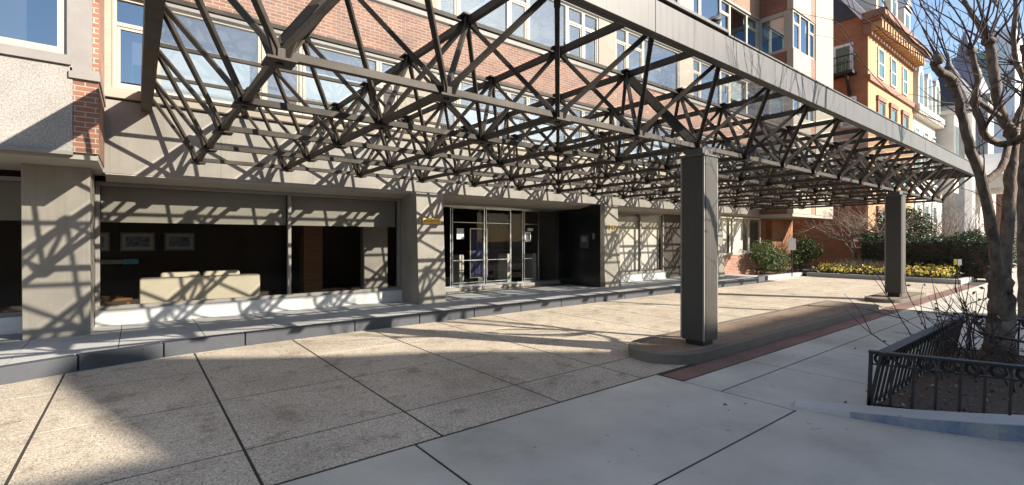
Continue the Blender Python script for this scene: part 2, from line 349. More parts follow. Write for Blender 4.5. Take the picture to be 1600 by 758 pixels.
# sidewalk: two bands of panels
m = slabs([-14.5,-11.2,-8,-4.75,-1.55,1.72,4.87], [-1.5,1.88,3.41], .020, -.05, .0, skip=lambda x,y: x>1.8 and y<1.8)
m2 = slabs([4.87+1.5*k for k in range(0, 60)], [-3.1,-1.2,.2,1.45,2.61,3.06], .020, -.05, 0, skip=lambda x,y: (4.8<x<9.4 and y<1.44))
m.add(m2.v, m2.f)
m3 = slabs([-14.5+3.2*k for k in range(6)]+[4.87], [-3.1,-1.5], .014, -.05, 0); m.add(m3.v, m3.f)
m.prism([(1.727,-1.493),(9.38,-1.493),(9.38,1.435),(5.35,1.435),(5.30,1.873),(1.727,1.873)],-.05,0); m.box(4.89,9.38,-3.1,-1.507,-.05,0)
struct(m.build('sidewalk', M['walk'], bevel=.004))
m = MB(); m.box(4.9,13.3,3.07,3.34,-.05,.003); m.box(13.31,23,3.07,3.4,-.05,.002); struct(m.build('brick_path', M['redbrickpave']))
m = slabs([23.2+1.5*k for k in range(40)], [3.06,4.5], .01, -.05, 0, skip=lambda x,y: x<26); 
m.box(19.75,23.24,8.31,8.715,-.05,0); struct(m.build('far_sidewalk_path', M['walk']))
# traffic island with rounded nose
def stadium(x0, x1, y0, y1, rn):
    c = (y0+y1)/2; h = (y1-y0)/2; p = []
    for k in range(13):
        t = math.pi/2 + math.pi*k/12; p.append((x0+rn+math.cos(t)*rn, c+math.sin(t)*h))
    return p + [(x1,y0),(x1,y1)]
def kerb(poly, z0, z1, w, name, mk_, mtop, topdz=-.006):
    """kerb stones round a polygon with an infill a hair lower"""
    cx = sum(p[0] for p in poly)/len(poly); cy = sum(p[1] for p in poly)/len(poly)
    n = len(poly); inn = []
    for i in range(n):
        a = V(poly[i-1]); b = V(poly[i]); c = V(poly[(i+1)%n])
        d1 = (b-a).normalized(); d2 = (c-b).normalized(); nn = (V((-d1.y,d1.x))+V((-d2.y,d2.x)))
        nn = nn.normalized()*w/max(.5, abs(nn.normalized().dot(V((-d1.y,d1.x))))); inn.append(b+nn)
    k = MB(); vs = [(*p,z0) for p in poly]+[(*p,z1) for p in poly]+[(p.x,p.y,z1) for p in inn]+[(p.x,p.y,z0) for p in inn]
    fs = []
    for i in range(n):
        j = (i+1)%n
        fs += [(i,j,n+j,n+i),(n+i,n+j,2*n+j,2*n+i),(2*n+i,2*n+j,3*n+j,3*n+i)]
    k.add(vs, fs); o = struct(k.build(name, mk_, bevel=.012, seg=2))
    f = MB(); f.prism([(p.x,p.y) for p in inn], z0, z1+topdz); struct(f.build(name+'_pavement', mtop))
    return o
kerb(stadium(5.25,13.2,3.36,4.42,.62), -.04, .135, .13, 'island_kerb', M['kerbstone'], M['island'])
kerb(stadium(14.9,17.6,3.38,4.2,.4), -.04, .10, .12, 'far_island_kerb', M['kerbstone'], M['island'])
# entrance platform (kerb stones + paver field)
pf = MB()
edge = [(-14,6.7),(-3.2,7.0),(-1.3,7.58),(-.55,7.84),(.3,8.05),(1.3,8.17),(3,8.24),(8,8.26),(14,8.3),(18.2,8.38),(19.4,8.6),(19.7,9.0)]
kw = .16
up = [V(p) for p in edge]; inn = []
for i, b in enumerate(up):
    a = up[max(0,i-1)]; c = up[min(len(up)-1,i+1)]; d = (c-a).normalized(); inn.append(b+V((-d.y,d.x))*kw)
k = MB()
def along(pts, step):
    out = [];
    for i in range(len(pts)-1):
        n = max(1, round((pts[i+1]-pts[i]).length/step))
        out += [pts[i].lerp(pts[i+1], t/n) for t in range(n)]
    return out+[pts[-1]]
n = len(up); step = 1.25
for i in range(n-1):
    L_ = (up[i+1]-up[i]).length; c = max(1, round(L_/step))
    for q in range(c):
        t0 = q/c + .004/L_*2; t1 = (q+1)/c - .004/L_*2
        a0, a1, b0, b1 = up[i].lerp(up[i+1],t0), up[i].lerp(up[i+1],t1), inn[i].lerp(inn[i+1],t0), inn[i].lerp(inn[i+1],t1)
        k.prism([(a0.x,a0.y),(a1.x,a1.y),(b1.x,b1.y),(b0.x,b0.y)], -.04, .19)
struct(k.build('platform_kerb', M['bluestone'], bevel=.008, seg=2))
b_ = MB(); b_.prism([(p.x,p.y) for p in inn]+[(19.7,12.6),(-14,12.6)], -.03, .176); struct(b_.build('platform_base_ground', M['joint']))
fl = MB()
def ylow(x):
    for i in range(n-1):
        if inn[i].x <= x <= inn[i+1].x: return inn[i].y+(inn[i+1].y-inn[i].y)*(x-inn[i].x)/(inn[i+1].x-inn[i].x)
    return 9
xg = -13.9
while xg < 19.2:
    x1 = min(xg+.98, 19.5); y = 11.6; 
    rows = [11.4,10.55,9.85,9.15]
    for r0, r1 in zip(rows[:-1], rows[1:]): fl.box(xg+.005,x1-.005,r1+.005,r0-.005,.176,.19+R.uniform(-.001,.001))
    fl.prism([(xg+.005,ylow(xg)+.006),(x1-.005,ylow(x1)+.006),(x1-.005,9.145),(xg+.005,9.145)], .176, .19)
    xg += .98
struct(fl.build('platform_paving_floor', M['platform']))

# ------------------------------------------------------------------ office building
OB = thing('office_building', 'long red brick office block with cream window bands and glazed lobby behind the steel canopy', 'building')
Yf, Yw = 9.9, 10.4      # upper front plane, shop window plane
YB = 8.4
XR = 21.8               # where the right bay begins
sp = MB(); sp.box(-.42,XR,Yf,Yf+.3,2.66,3.84); sp.build('spandrel', M['spandrel'], OB, bevel=.004)
jt = MB()
for x in [1.2+1.57*i for i in range(13)]: jt.box(x-.008,x+.008,Yf-.003,Yf+.002,2.68,3.80)
jt.build('panel_joint', M['greyframe'], OB)
# sloped soffit strip down to the window heads
so = MB(); so.add([(-.38,Yf+.004,2.64),(XR,Yf+.004,2.64),(XR,Yw-.06,2.56),(-.38,Yw-.06,2.56),(-.38,Yf+.004,2.658),(XR,Yf+.004,2.658),(XR,Yw-.06,2.658),(-.38,Yw-.06,2.658)],
                 [(0,3,2,1),(4,5,6,7),(0,1,5,4),(1,2,6,5),(2,3,7,6),(3,0,4,7)])
so.box(-9,-.40,8.46,Yw,2.66,2.74); so.box(5.5,11.0,Yw-.055,11.4,2.56,2.7); so.box(15.0,XR,Yw-.055,10.9,2.56,2.7)
so.build('soffit', M['soffit'], OB)
# storeys
floors = [(4.03,5.52),(6.9,8.45),(9.77,11.32)]
for i,(z0,z1) in enumerate(floors):
    s_ = MB(); s_.box(-.42,XR,Yf-.06,Yf+.12,z0-.17,z0-.05); s_.box(-.42,XR,Yf-.02,Yf+.1,z0-.05,z0); s_.build('window_sill', M['greyframe'] if i else M['cream'], OB, bevel=.006)
    l_ = MB(); l_.box(-.42,XR,Yf-.03,Yf+.12,z1,z1+.11); l_.build('lintel', M['greyframe'], OB, bevel=.005)
    zt = floors[i+1][0]-.17 if i < 2 else 15.5
    b = MB(); b.box(-.42,XR,Yf,Yf+.3,z1+.11,zt); b.build('brick_wall', M['brick'], OB)
core = MB(); core.box(-9,26.2,Yf+.72,20,2.9,15.4); core.box(-9,-.75,YB+.6,Yf+.7,3.99,15.4); core.build('inner_wall', M['darkvoid'], OB)
groups = [(-.30,4.57,[('c',-.30,.27),('p',.27,1.85),('c',1.85,2.58),('p',2.58,4.15),('c',4.15,4.57)]),
          (5.57,11.2,[('c',5.57,6.17),('p',6.17,7.72),('c',7.72,8.38),('p',8.38,9.86),('c',9.86,10.54),('c',10.54,11.2)]),
          (12.0,15.55,[('c',12.0,12.6),('c',12.6,13.45),('p',13.45,15.55)]),
          (16.45,21.66,[('c',16.45,17.0),('p',17.0,18.5),('c',18.5,19.25),('p',19.25,20.7),('c',20.7,21.66)])]
pan = []
edges = [-.42]+[e for a,b,_ in groups for e in (a,b)]+[XR]
for i in range(0,len(edges),2): pan.append((edges[i],edges[i+1]))
def frame_rect(m, a, b, z0, z1, y, w, d):
    m.box(a,a+w,y,y+d,z0,z1); m.box(b-w,b,y,y+d,z0,z1); m.box(a+w,b-w,y,y+d,z0,z0+w); m.box(a+w,b-w,y,y+d,z1-w,z1)
WR = random.Random(3)
def window(kind, a, b, z0, z1, y, parent, mframe, blind=None, xface=False):
    m = MB(); a += .006; b -= .006
    frame_rect(m, a, b, z0, z1, y, .055, .09)
    pm = MB()
    if kind == 'c':
        zt = z0+(z1-z0)*.70
        m.box(a+.055,b-.055,y+.005,y+.085,zt-.03,zt+.03)
        frame_rect(m, a+.06,b-.06,z0+.06,zt-.035,y+.02,.04,.05)
        pm.sheet(a+.10,b-.10,y+.045,z0+.10,zt-.075); pm.sheet(a+.056,b-.056,y+.045,zt+.031,z1-.056)
    else:
        pm.sheet(a+.056,b-.056,y+.045,z0+.056,z1-.056)
    f = m.build('window', mframe, parent); 
    pm.build('pane', M['winglass'], f)
    if blind is not None:
        q = MB(); q.box(a+.02,b-.02,y+.16,y+.17,z0+(z1-z0)*blind[0],z0+(z1-z0)*blind[1]); q.build('blind', M['blind'], f)
    return f
for i,(z0,z1) in enumerate(floors):
    for a,b in pan:
        p = MB(); p.box(a+.002,b-.002,Yf+.01,Yf+.12,z0,z1); p.build('pier_panel', M['cream'], OB)
    for a,b,ws in groups:
        for kd,x0,x1 in ws:
            bl = (0,.66+WR.uniform(-.06,.06)) if (i==0 and kd=='p') else (((0,.55) if x0>1 and WR.random()<.5 else None) if i==0 else ((.55+WR.uniform(-.2,.3),1) if WR.random()<.35 else None))
            window(kd,x0,x1,z0,z1,Yf+.035,OB,M['frame'],bl)
# left bay: pebbled panel, window, brick return; it projects well in front of the piers
lb = MB(); lb.box(-9,-.645,YB,9.6,2.745,3.86); lb.build('stone_panel', M['stone'], OB, bevel=.004)
tr = MB(); tr.box(-9,-.64,YB-.045,YB+.05,2.70,2.744); tr.box(-9,-.66,YB-.04,YB+.1,3.86,3.98); tr.box(-.70,-.452,YB+.01,YB+.12,3.84,15.4); tr.build('bay_trim', M['greyframe'], OB)
bs = MB(); bs.box(-.644,-.388,YB+.015,10.2,2.745,3.70); bs.box(-.451,-.389,YB+.03,10.2,3.84,15.4); bs.build('brick_return_wall', M['brick'], OB)
cp = MB(); cp.box(-.68,-.37,YB-.03,9.95,3.70,3.79); cp.box(-.67,-.38,YB,9.94,3.79,3.839); cp.build('bay_coping', M['greyframe'], OB)
for z0 in (3.98,6.85,9.7):
    f = MB(); frame_rect(f,-2.6,-.705,z0+.02,z0+1.75,YB+.06,.09,.1); f = f.build('window', M['frame'], OB)
    q = MB(); q.sheet(-2.51,-.795,YB+.11,z0+.11,z0+1.66); q.build('pane', M['winglass'], f)
    w = MB(); w.box(-9,-2.61,YB+.06,YB+.3,z0,z0+1.8); w.build('cream_wall', M['cream'], OB)
    if z0 < 9: w = MB(); w.box(-9,-.71,YB+.04,YB+.3,z0+1.8,z0+2.87); w.build('brick_wall', M['stone'], OB)
# leaning ground floor piers
def pier(x0,x1):
    m = MB(); yb,yt,ye = 9.50,9.40,10.40; z0,z1 = .186,2.66
    m.add([(x0,yb,z0),(x1,yb,z0),(x1,ye,z0),(x0,ye,z0),(x0,yt,z1),(x1,yt,z1),(x1,ye,z1),(x0,ye,z1)],[(0,3,2,1),(4,5,6,7),(0,1,5,4),(1,2,6,5),(2,3,7,6),(3,0,4,7)])
    return m
PX = [(-7.5,-6.8),(-1.25,-.53),(4.87,5.55),(11.0,11.74),(17.3,18.0)]
def pier2(x0,x1):   # behind the spandrel line the piers stop at the soffit
    m = MB(); yb,yt,ye = 9.48,9.62,10.40; z0,z1 = .186,2.655
    m.add([(x0,yb,z0),(x1,yb,z0),(x1,ye,z0),(x0,ye,z0),(x0,yt,z1),(x1,yt,z1),(x1,ye,z1),(x0,ye,z1)],[(0,3,2,1),(4,5,6,7),(0,1,5,4),(1,2,6,5),(2,3,7,6),(3,0,4,7)])
    return m
pobs = []
for i,(a,b) in enumerate(PX):
    o = (pier if i < 2 else pier2)(a,b).build('pier', M['pier'], OB, bevel=.006); pobs.append(o)
for a,b in PX[1:]:
    y0_,y1_ = (9.50,9.40) if a<0 else (9.48,9.62)
    for x in (b-.10,b-.045):
        sm = MB(); sm.add([(x,y0_-.002,.19),(x+.010,y0_-.002,.19),(x+.010,y1_-.002,2.64),(x,y1_-.002,2.64)],[(0,1,2,3)]); sm.build('pier_seam', M['greyframe'], OB)
# shop windows
def shopwin(x0,x1,mulls,sill,shade,msill,y=Yw,zb=.19,wh=None):
    m = MB(); m.box(x0,x1,y,y+.08,2.50,2.565)
    for a in [x0]+mulls+[x1-.06]: m.box(a,a+.06,y-.01,y+.09,sill+.06,2.50)
    m.box(x0,x1,y+.0,y+.08,sill,sill+.06)
    f = m.build('shop_window', M['greyframe'] if not wh else M['greyframe'], OB, bevel=.003)
    g_ = MB(); e = [x0]+mulls+[x1-.06]
    for a,b in zip(e[:-1],e[1:]): g_.sheet(a+.061,b-.001,y+.035,sill+.062,2.498)
    g_.build('pane', M['shopglass'], f)
    if shade:
        s = MB()
        for a,b in zip(e[:-1],e[1:]): s.box(a+.07,b-.01,y+.14,y+.15,shade,2.5)
        s.build('blind', M['shade'], f)
    s = MB(); s.box(x0-.0,x1,y-.10,y+.3,zb,sill-.002); s.box(x0,x1,y-.13,y+.02,zb,zb+.035); s.build('window_ledge', msill, f, bevel=.004)
    return f
shopwin(-.525,4.865,[2.42],.44,1.90,M['white'])
shopwin(-6.79,-1.255,[-4.0],.44,1.90,M['white'])
w = shopwin(11.75,15.3,[13.9],.44,2.02,M['white'])
wb = MB(); wb.box(11.8,15.25,Yw+.18,Yw+.2,.5,2.0); wb.build('blind', M['white'], w)
dw = MB(); dw.box(15.3,17.3,Yw+.1,Yw+.3,.19,2.56); dw.build('recess_wall', M['bronze'], OB)
# right ground floor: brick base and white blinds
bb = MB(); bb.box(18.0,22.1,9.95,10.4,-.03,.98); bb.build('brick_base', M['brick'], OB)
tp = MB(); tp.box(17.98,22.15,9.90,10.45,.98,1.06); tp.build('base_coping', M['soffit'], OB)
m = MB(); 
for a in (18.02,19.6,21.0,22.05): m.box(a,a+.06,10.0,10.08,1.06,2.56)
m.box(18.0,22.1,10.0,10.08,2.5,2.56); f = m.build('shop_window', M['frame'], OB)
q = MB(); q.sheet(18.09,22.05,10.035,1.06,2.5); q.build('pane', M['shopglass'], f)
q = MB(); q.box(18.1,19.55,10.2,10.21,1.06,2.5); q.box(19.7,20.9,10.2,10.21,1.06,2.5); q.build('blind', M['white'], f)
# recess under right bay
m = MB(); m.box(22.1,24.0,11.0,11.2,0,2.62); m.build('recess_wall', M['soffit'], OB)
m = MB(); frame_rect(m,22.5,23.9,1.0,2.5,10.95,.06,.06); f = m.build('window', M['greyframe'], OB); q = MB(); q.sheet(22.56,23.84,10.98,1.06,2.44); q.build('pane', M['winglass'], f)
m = MB(); m.box(24.0,26.3,10.3,10.6,0,2.62); m.build('brick_wall', M['orange'], OB)
# right bay
bx0,bx1,by = XR,26.3,8.5
s = MB(); s.box(bx0-.05,bx1,by+.02,11.2,2.60,2.72); s.build('soffit', M['soffit'], OB)
w1 = MB()
zs = [2.72]
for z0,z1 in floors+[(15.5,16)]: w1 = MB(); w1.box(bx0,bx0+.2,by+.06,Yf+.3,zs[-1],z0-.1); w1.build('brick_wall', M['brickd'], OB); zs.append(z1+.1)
w2 = MB()
zprev = 2.72
for z0,z1 in floors: w2.box(bx0-.01,23.64,by,by+.25,zprev,z0-.06); zprev = z1+.06
w2.box(bx0-.01,23.64,by,by+.25,zprev,15.4); w2.box(24.2,bx1,by,by+.25,2.72,15.4); w2.build('cream_wall', M['cream'], OB)
w3 = MB(); zprev = 2.72
for z0,z1 in floors: w3.box(23.645,24.195,by+.02,by+.25,zprev,z0-.06); zprev = z1+.06
w3.box(23.645,24.195,by+.02,by+.25,zprev,15.4); w3.build('brick_pilaster', M['brick'], OB)
e = MB(); e.box(bx1,bx1+.01,by,20,2.72,15.4); e.build('end_wall', M['brick'], OB)
for z0,z1 in floors:
    for kd,x0,x1 in (('c',21.86,22.6),('p',22.6,23.55),('c',23.55,24.18)): window(kd,x0,x1,z0-.05,z1+.05,by+.05,OB,M['frame'],(.6,1) if z0>9 and kd=='c' else None)
    # side window in the return wall, facing left
    m = MB(); y0,y1 = by+.12,Yf+.02
    m.box(bx0+.02,bx0+.12,y0,y0+.28,z0-.1,z1+.1); m.box(bx0+.02,bx0+.12,y1-.1,y1,z0-.1,z1+.1); m.box(bx0+.02,bx0+.12,y0+.28,y1-.1,z0-.1,z0+.02); m.box(bx0+.02,bx0+.12,y0+.28,y1-.1,z1-.1,z1+.1); 
    f = m.build('window', M['soffit'], OB); q = MB(); q.add([(bx0+.06,y0+.28,z0+.02),(bx0+.06,y1-.1,z0+.02),(bx0+.06,y1-.1,z1-.1),(bx0+.06,y0+.28,z1-.1)],[(0,1,2,3)]); q.build('pane', M['winglass'], f)
    q = MB(); q.box(bx0+.2,bx0+.21,y0+.28,y1-.1,z0+.7,z1-.1); q.build('blind', M['cream'], f)
# right-hand bay's inside, closed
m = MB(); m.box(bx0+.5,bx1-.1,by+.5,Yf+.7,2.8,15.3); m.build('inner_wall', M['darkvoid'], OB)

# entrance
m = MB(); m.box(10.80,10.995,9.50,11.4,.19,2.655); m.build('granite_wall', M['granite'], OB, bevel=.003)
m = MB(); m.box(10.77,10.80,9.95,10.3,1.35,1.75); o = m.build('intercom', M['signdark'], OB, bevel=.005); q = MB(); q.box(10.76,10.77,10.02,10.22,1.55,1.7); q.build('screen', M['greyframe'], o)
m = MB(); m.box(10.765,10.80,9.72,9.78,1.62,1.80); m.build('card_reader', M['chrome'], OB)
ye = 11.3
m = MB(); m.box(5.5,10.8,ye-.1,ye+.15,.19,.285); m.build('threshold', M['soffit'], OB, bevel=.004)
m = MB()
dx = [6.0,6.75,7.88,8.84,9.30,9.96,10.76]
for a in dx: m.box(a,a+.022,ye,ye+.04,.285,2.56)
m.box(5.55,10.79,ye,ye+.05,2.50,2.559); m.box(5.55,10.79,ye+.001,ye+.049,.286,.33)
f = m.build('entrance_frame', M['chrome'], OB)
q = MB(); q.sheet(5.56,10.78,ye+.022,.33,2.5); q.build('pane', M['shopglass'], f)
for a,b in ((6.80,7.87),(7.93,8.83),(9.35,9.95)):
    m = MB(); m.box(a,b,ye-.02,ye-.003,1.02,1.04); m.box(a,b,ye-.02,ye-.003,2.08,2.095)
    m.box(a+.03,b-.03,ye-.02,ye-.003,.4,.42); frame_rect(m,a+.004,b-.004,.34,2.49,ye-.02,.016,.017); d = m.build('door', M['chrome'], OB)
    h = MB(); h.tube([(b-.07,ye-.07,.75),(b-.07,ye-.07,1.6)],[.014,.014],8); h.beam((b-.07,ye-.07,.8),(b-.07,ye,.8),.015); h.beam((b-.07,ye-.07,1.55),(b-.07,ye,1.55),.015); h.build('handle', M['chrome'], d, smooth=False)
m = MB(); 
for a,z in ((9.40,1.55),(6.95,1.62)): m.box(a,a+.23,ye-.006,ye-.003,z,z+.3)
m.box(9.5,9.72,ye-.006,ye-.003,1.88,1.96)
m.build('door_notice', M['paper'], OB)
m = MB(); m.box(9.43,9.6,ye-.009,ye-.006,1.61,1.79); m.build('notice_print', M['signdark'], OB)
# lobby: one room behind all ground floor glass
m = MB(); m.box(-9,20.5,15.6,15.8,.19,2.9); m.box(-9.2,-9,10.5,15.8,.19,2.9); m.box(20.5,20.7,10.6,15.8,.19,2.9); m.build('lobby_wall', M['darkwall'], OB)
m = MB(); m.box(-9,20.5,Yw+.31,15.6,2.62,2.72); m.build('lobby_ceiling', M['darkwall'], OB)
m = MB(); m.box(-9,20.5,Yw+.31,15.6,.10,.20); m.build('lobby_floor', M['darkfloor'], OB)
m = MB(); m.box(3.3,3.75,12.6,13.0,.2,2.62); m.build('lobby_column', M['wood'], OB)
m = MB(); m.box(4.55,5.2,11.9,12.1,.2,2.62); m.box(11.2,11.4,11.4,15.6,.2,2.62); m.build('lobby_partition', M['greyframe'], OB)
# brass name plate and number on the piers
pf_ = lambda z: 9.48+(9.62-9.48)*(z-.186)/(2.655-.186)
m = MB(); m.box(5.0,5.46,pf_(2.05)-.035,pf_(2.05)+.01,1.96,2.09); o = m.build('name_plate', M['gold'], OB, bevel=.004)
m = MB(); x = 5.04; RR = random.Random(5)
while x < 5.40:
    h = RR.choice([.045,.05,.055]); w_ = .012; m.box(x,x+w_,pf_(2.05)-.038,pf_(2.05)-.035,2.0,2.0+h)
    if RR.random()<.6: m.box(x+w_,x+.024,pf_(2.05)-.038,pf_(2.05)-.035,2.0+h-.012,2.0+h)
    if RR.random()<.4: m.box(x+w_,x+.024,pf_(2.05)-.038,pf_(2.05)-.035,2.0,2.012)
    x += .034 if RR.random()<.85 else .055
m.build('engraved_writing', M['golddark'], o)
def text_mesh(txt, size, depth, name, mt, parent, loc, rot):
    c = bpy.data.curves.new(name, 'FONT'); c.body = txt; c.size = size; c.extrude = depth; c.align_x = 'CENTER'; c.align_y = 'CENTER'; c.space_character = 1.15
    o = bpy.data.objects.new(name+'_tmp', c); C.objects.link(o)
    bpy.context.view_layer.update()
    me = bpy.data.meshes.new_from_object(o.evaluated_get(bpy.context.evaluated_depsgraph_get())); bpy.data.objects.remove(o)
    me.materials.clear(); me.materials.append(mt)
    k = bpy.data.objects.new(name, me); C.objects.link(k); k.location = loc; k.rotation_euler = rot; k.parent = parent; return k
text_mesh('1540', .20, .012, 'address_number', M['gold'], OB, (11.37,pf_(1.98)-.02,1.98), (math.radians(90),0,0))

# ------------------------------------------------------------------ canopy
CA = thing('entrance_canopy', 'brown steel space frame canopy with glazed top over the driveway entrance', 'canopy')
MX, MY = 1.372, 1.43
bx = lambda k: 6.3+MX*k
yy = lambda j: min(3.73+MY*j, 9.84)
ZB, ZT = 2.93, 4.0
K = range(-4,12); J = range(5)
KT = [k-.5 for k in range(-4,13)]; JT = [j-.5 for j in range(6)]
def zt(j): return 3.80 if j < 0 else ZT
for j in J:
    m = MB(); m.beam((bx(-4)-.06,yy(j),ZB),(bx(11)+.06,yy(j),ZB),.056,.066); m.build('bottom_chord', M['bronze'], CA, bevel=.004)
for k in K:
    m = MB(); m.beam((bx(k),yy(0)-.06,ZB-.002),(bx(k),yy(4)+.06,ZB-.002),.055,.068); m.build('bottom_chord', M['bronze'], CA, bevel=.004)
for j in JT[1:]:
    m = MB(); m.beam((bx(-4.5)+.05,yy(j),ZT),(bx(11.5)-.05,yy(j),ZT),.045,.05); m.build('top_chord', M['bronze'], CA, bevel=.004)
for k in KT[1:-1]:
    m = MB(); m.beam((bx(k),3.0,ZT+.002),(bx(k),9.88,ZT+.002),.055,.085); m.build('top_chord', M['bronze'], CA, bevel=.004)
diags = []
for k in K:
    for j in J:
        for a in (-.5,.5):
            for b in (-.5,.5):
                p = V((bx(k),yy(j),ZB)); q = V((bx(k+a),yy(j+b),zt(j+b)))
                if k==-4 and a<0: q.x = bx(-4.5)+.03
                d = (q-p).normalized(); thick = (j==0 and b>0 and ((k==-4 and a>0) or (k in (0,7) and a<0)))
                diags.append((p+d*.05,q-d*.04,thick))
cam0 = V((0,0,CAMH))
diags.sort(key=lambda t: ((t[0]+t[1])/2-cam0).length)
rest = MB()
for i,(p,q,th) in enumerate(diags):
    w_ = .10 if th else .047
    if i < 99:
        m = MB()
        if th: m.channel(p,q,.09,.115,.016)
        else: m.beam(p,q,w_)
        d = (q-p).normalized()
        if not th:
            m.beam(q-d*.14,q-d*.02,.06,.018)
        m.build('diagonal_brace', M['bronze'], CA, bevel=.004)
    else: rest.beam(p,q,w_)
o = rest.build('diagonal_braces_beyond', M['bronze'], CA); o['kind'] = 'stuff'
# gusset nodes
crown = [(-.10,-.035),(.10,-.035),(.20,.165),(.165,.17),(.075,.06),(.03,.055),(0,.075),(-.03,.055),(-.075,.06),(-.165,.17),(-.20,.165)]
nodes = []
for k in K:
    for j in J: nodes.append((V((bx(k),yy(j),ZB)),1))
for k in KT[1:-1]:
    for j in JT[1:]: nodes.append((V((bx(k),yy(j),ZT-.01)),-1))
nodes.sort(key=lambda t: (t[0]-cam0).length)
rest = MB()
def node(m, p, s):
    for ax in (V((.707,.707,0)),V((.707,-.707,0))): m.plate(p,ax*.82,V((0,0,s*.95)),crown,.016)
    m.box(p.x-.10,p.x+.10,p.y-.10,p.y+.10,p.z-s*.055-.009,p.z-s*.055+.009)
    m.lathe((p.x,p.y,p.z-s*.07),[(.03,-.012),(.03,.012)],6)
for i,(p,s) in enumerate(nodes):
    if i < 99: m = MB(); node(m,p,s); m.build('gusset_node', M['bronze'], CA)
    else: node(rest,p,s)
o = rest.build('gusset_nodes_beyond', M['bronze'], CA); o['kind'] = 'stuff'
# perimeter fascia
x0,x1 = bx(-4.5)-.06,bx(11.5)+.05
seams = [x0]+[bx(-4.5)+2.744*i+1.3 for i in range(8)]+[x1]
m = MB()
for a,b in zip(seams[:-1],seams[1:]): m.box(a+.002,b-.002,2.93,2.985,3.72,4.06)
m.box(x0,x1,2.985,3.05,3.72,3.74)
m.build('fascia', M['fascia'], CA, bevel=.004)
m = MB(); m.box(x0-.003,x0+.14,2.986,9.86,3.70,4.06); m.build('end_fascia', M['bronze'], CA, bevel=.004)
m = MB(); m.box(x1-.06,x1+.003,2.986,9.86,3.72,4.06); m.build('end_fascia', M['bronze'], CA, bevel=.004)
m = MB(); m.box(x0-.02,5.62,2.905,3.06,4.085,4.125); m.box(5.62,x1+.02,2.915,3.06,4.065,4.09); m.build('coping', M['fascia'], CA, bevel=.004)
m = MB(); m.box(x0+.01,5.6,2.945,3.04,4.06,4.085); m.build('coping_gap', M['black'], CA)
for k in KT[:-1]:
    m = MB(); m.add([(bx(k)+.05,3.06,4.062),(bx(k+1)-.05,3.06,4.062),(bx(k+1)-.05,9.84,4.062),(bx(k)+.05,9.84,4.062)],[(0,1,2,3)]); m.build('glass_panel', M['roofglass'], CA)
m = MB(); m.box(x0,x1,9.845,9.897,3.84,3.90); m.build('wall_ledger', M['bronze'], CA)
for k in (0,7):
    cx,cy = bx(k),3.70; h = .19; m = MB()
    # cross-shaped box column: core and two proud faces, with a recessed arris
    m.box(cx-h,cx+h,cy-h+.035,cy+h-.035,.20,2.76); m.box(cx-h+.035,cx+h-.035,cy-h,cy+h,.201,2.759)
    col = m.build('column', M['coldark'], CA, bevel=.006)
    m = MB()
    for sx in (-1,1):
        for sy in (-1,1): m.box(cx+sx*(h-.02)-.012,cx+sx*(h-.02)+.012,cy+sy*(h-.02)-.012,cy+sy*(h-.02)+.012,.205,2.755)
    m.build('corner_trim', M['greyframe'], col)
    m = MB(); m.box(cx-h-.012,cx+h+.012,cy-h-.012,cy+h+.012,2.76,2.79); m.box(cx-.13,cx+.13,cy-.13,cy+.13,2.79,2.885); m.build('column_cap', M['fascia'], col, bevel=.004)
    m = MB(); m.box(cx-.13,cx+.13,cy-.13,cy+.13,.08,.20); m.build('column_foot', M['black'], col)

# pigeon perched on the canopy edge
pg = thing('pigeon', 'dark pigeon perched on the front edge of the canopy', 'bird')
base = V((5.43,2.99,4.125))
b = MB(); b.tube([base+V((-.16,.02,.045)),base+V((-.10,.012,.06)),base+V((-.04,0,.075)),base+V((.03,0,.10)),base+V((.075,0,.14)),base+V((.09,0,.175)),base+V((.105,0,.195)),base+V((.125,0,.19)),base+V((.15,0,.182))],
         [.012,.03,.055,.062,.045,.028,.03,.018,.003],12); b.build('body', M['pigeon'], pg, smooth=True)
b = MB(); b.tube([base+V((.02,-.02,.05)),base+V((.03,-.02,0))],[.006,.005],6); b.build('leg', M['signred'], pg)
b = MB(); b.tube([base+V((.02,.02,.05)),base+V((.03,.02,0))],[.006,.005],6); b.build('leg', M['signred'], pg)
b = MB(); 
for s in (-1,1): b.tube([base+V((.05,s*.05,.105)),base+V((-.03,s*.06,.085)),base+V((-.13,s*.03,.06))],[.012,.022,.004],8)
b.build('wing', M['slate'], pg, smooth=True)

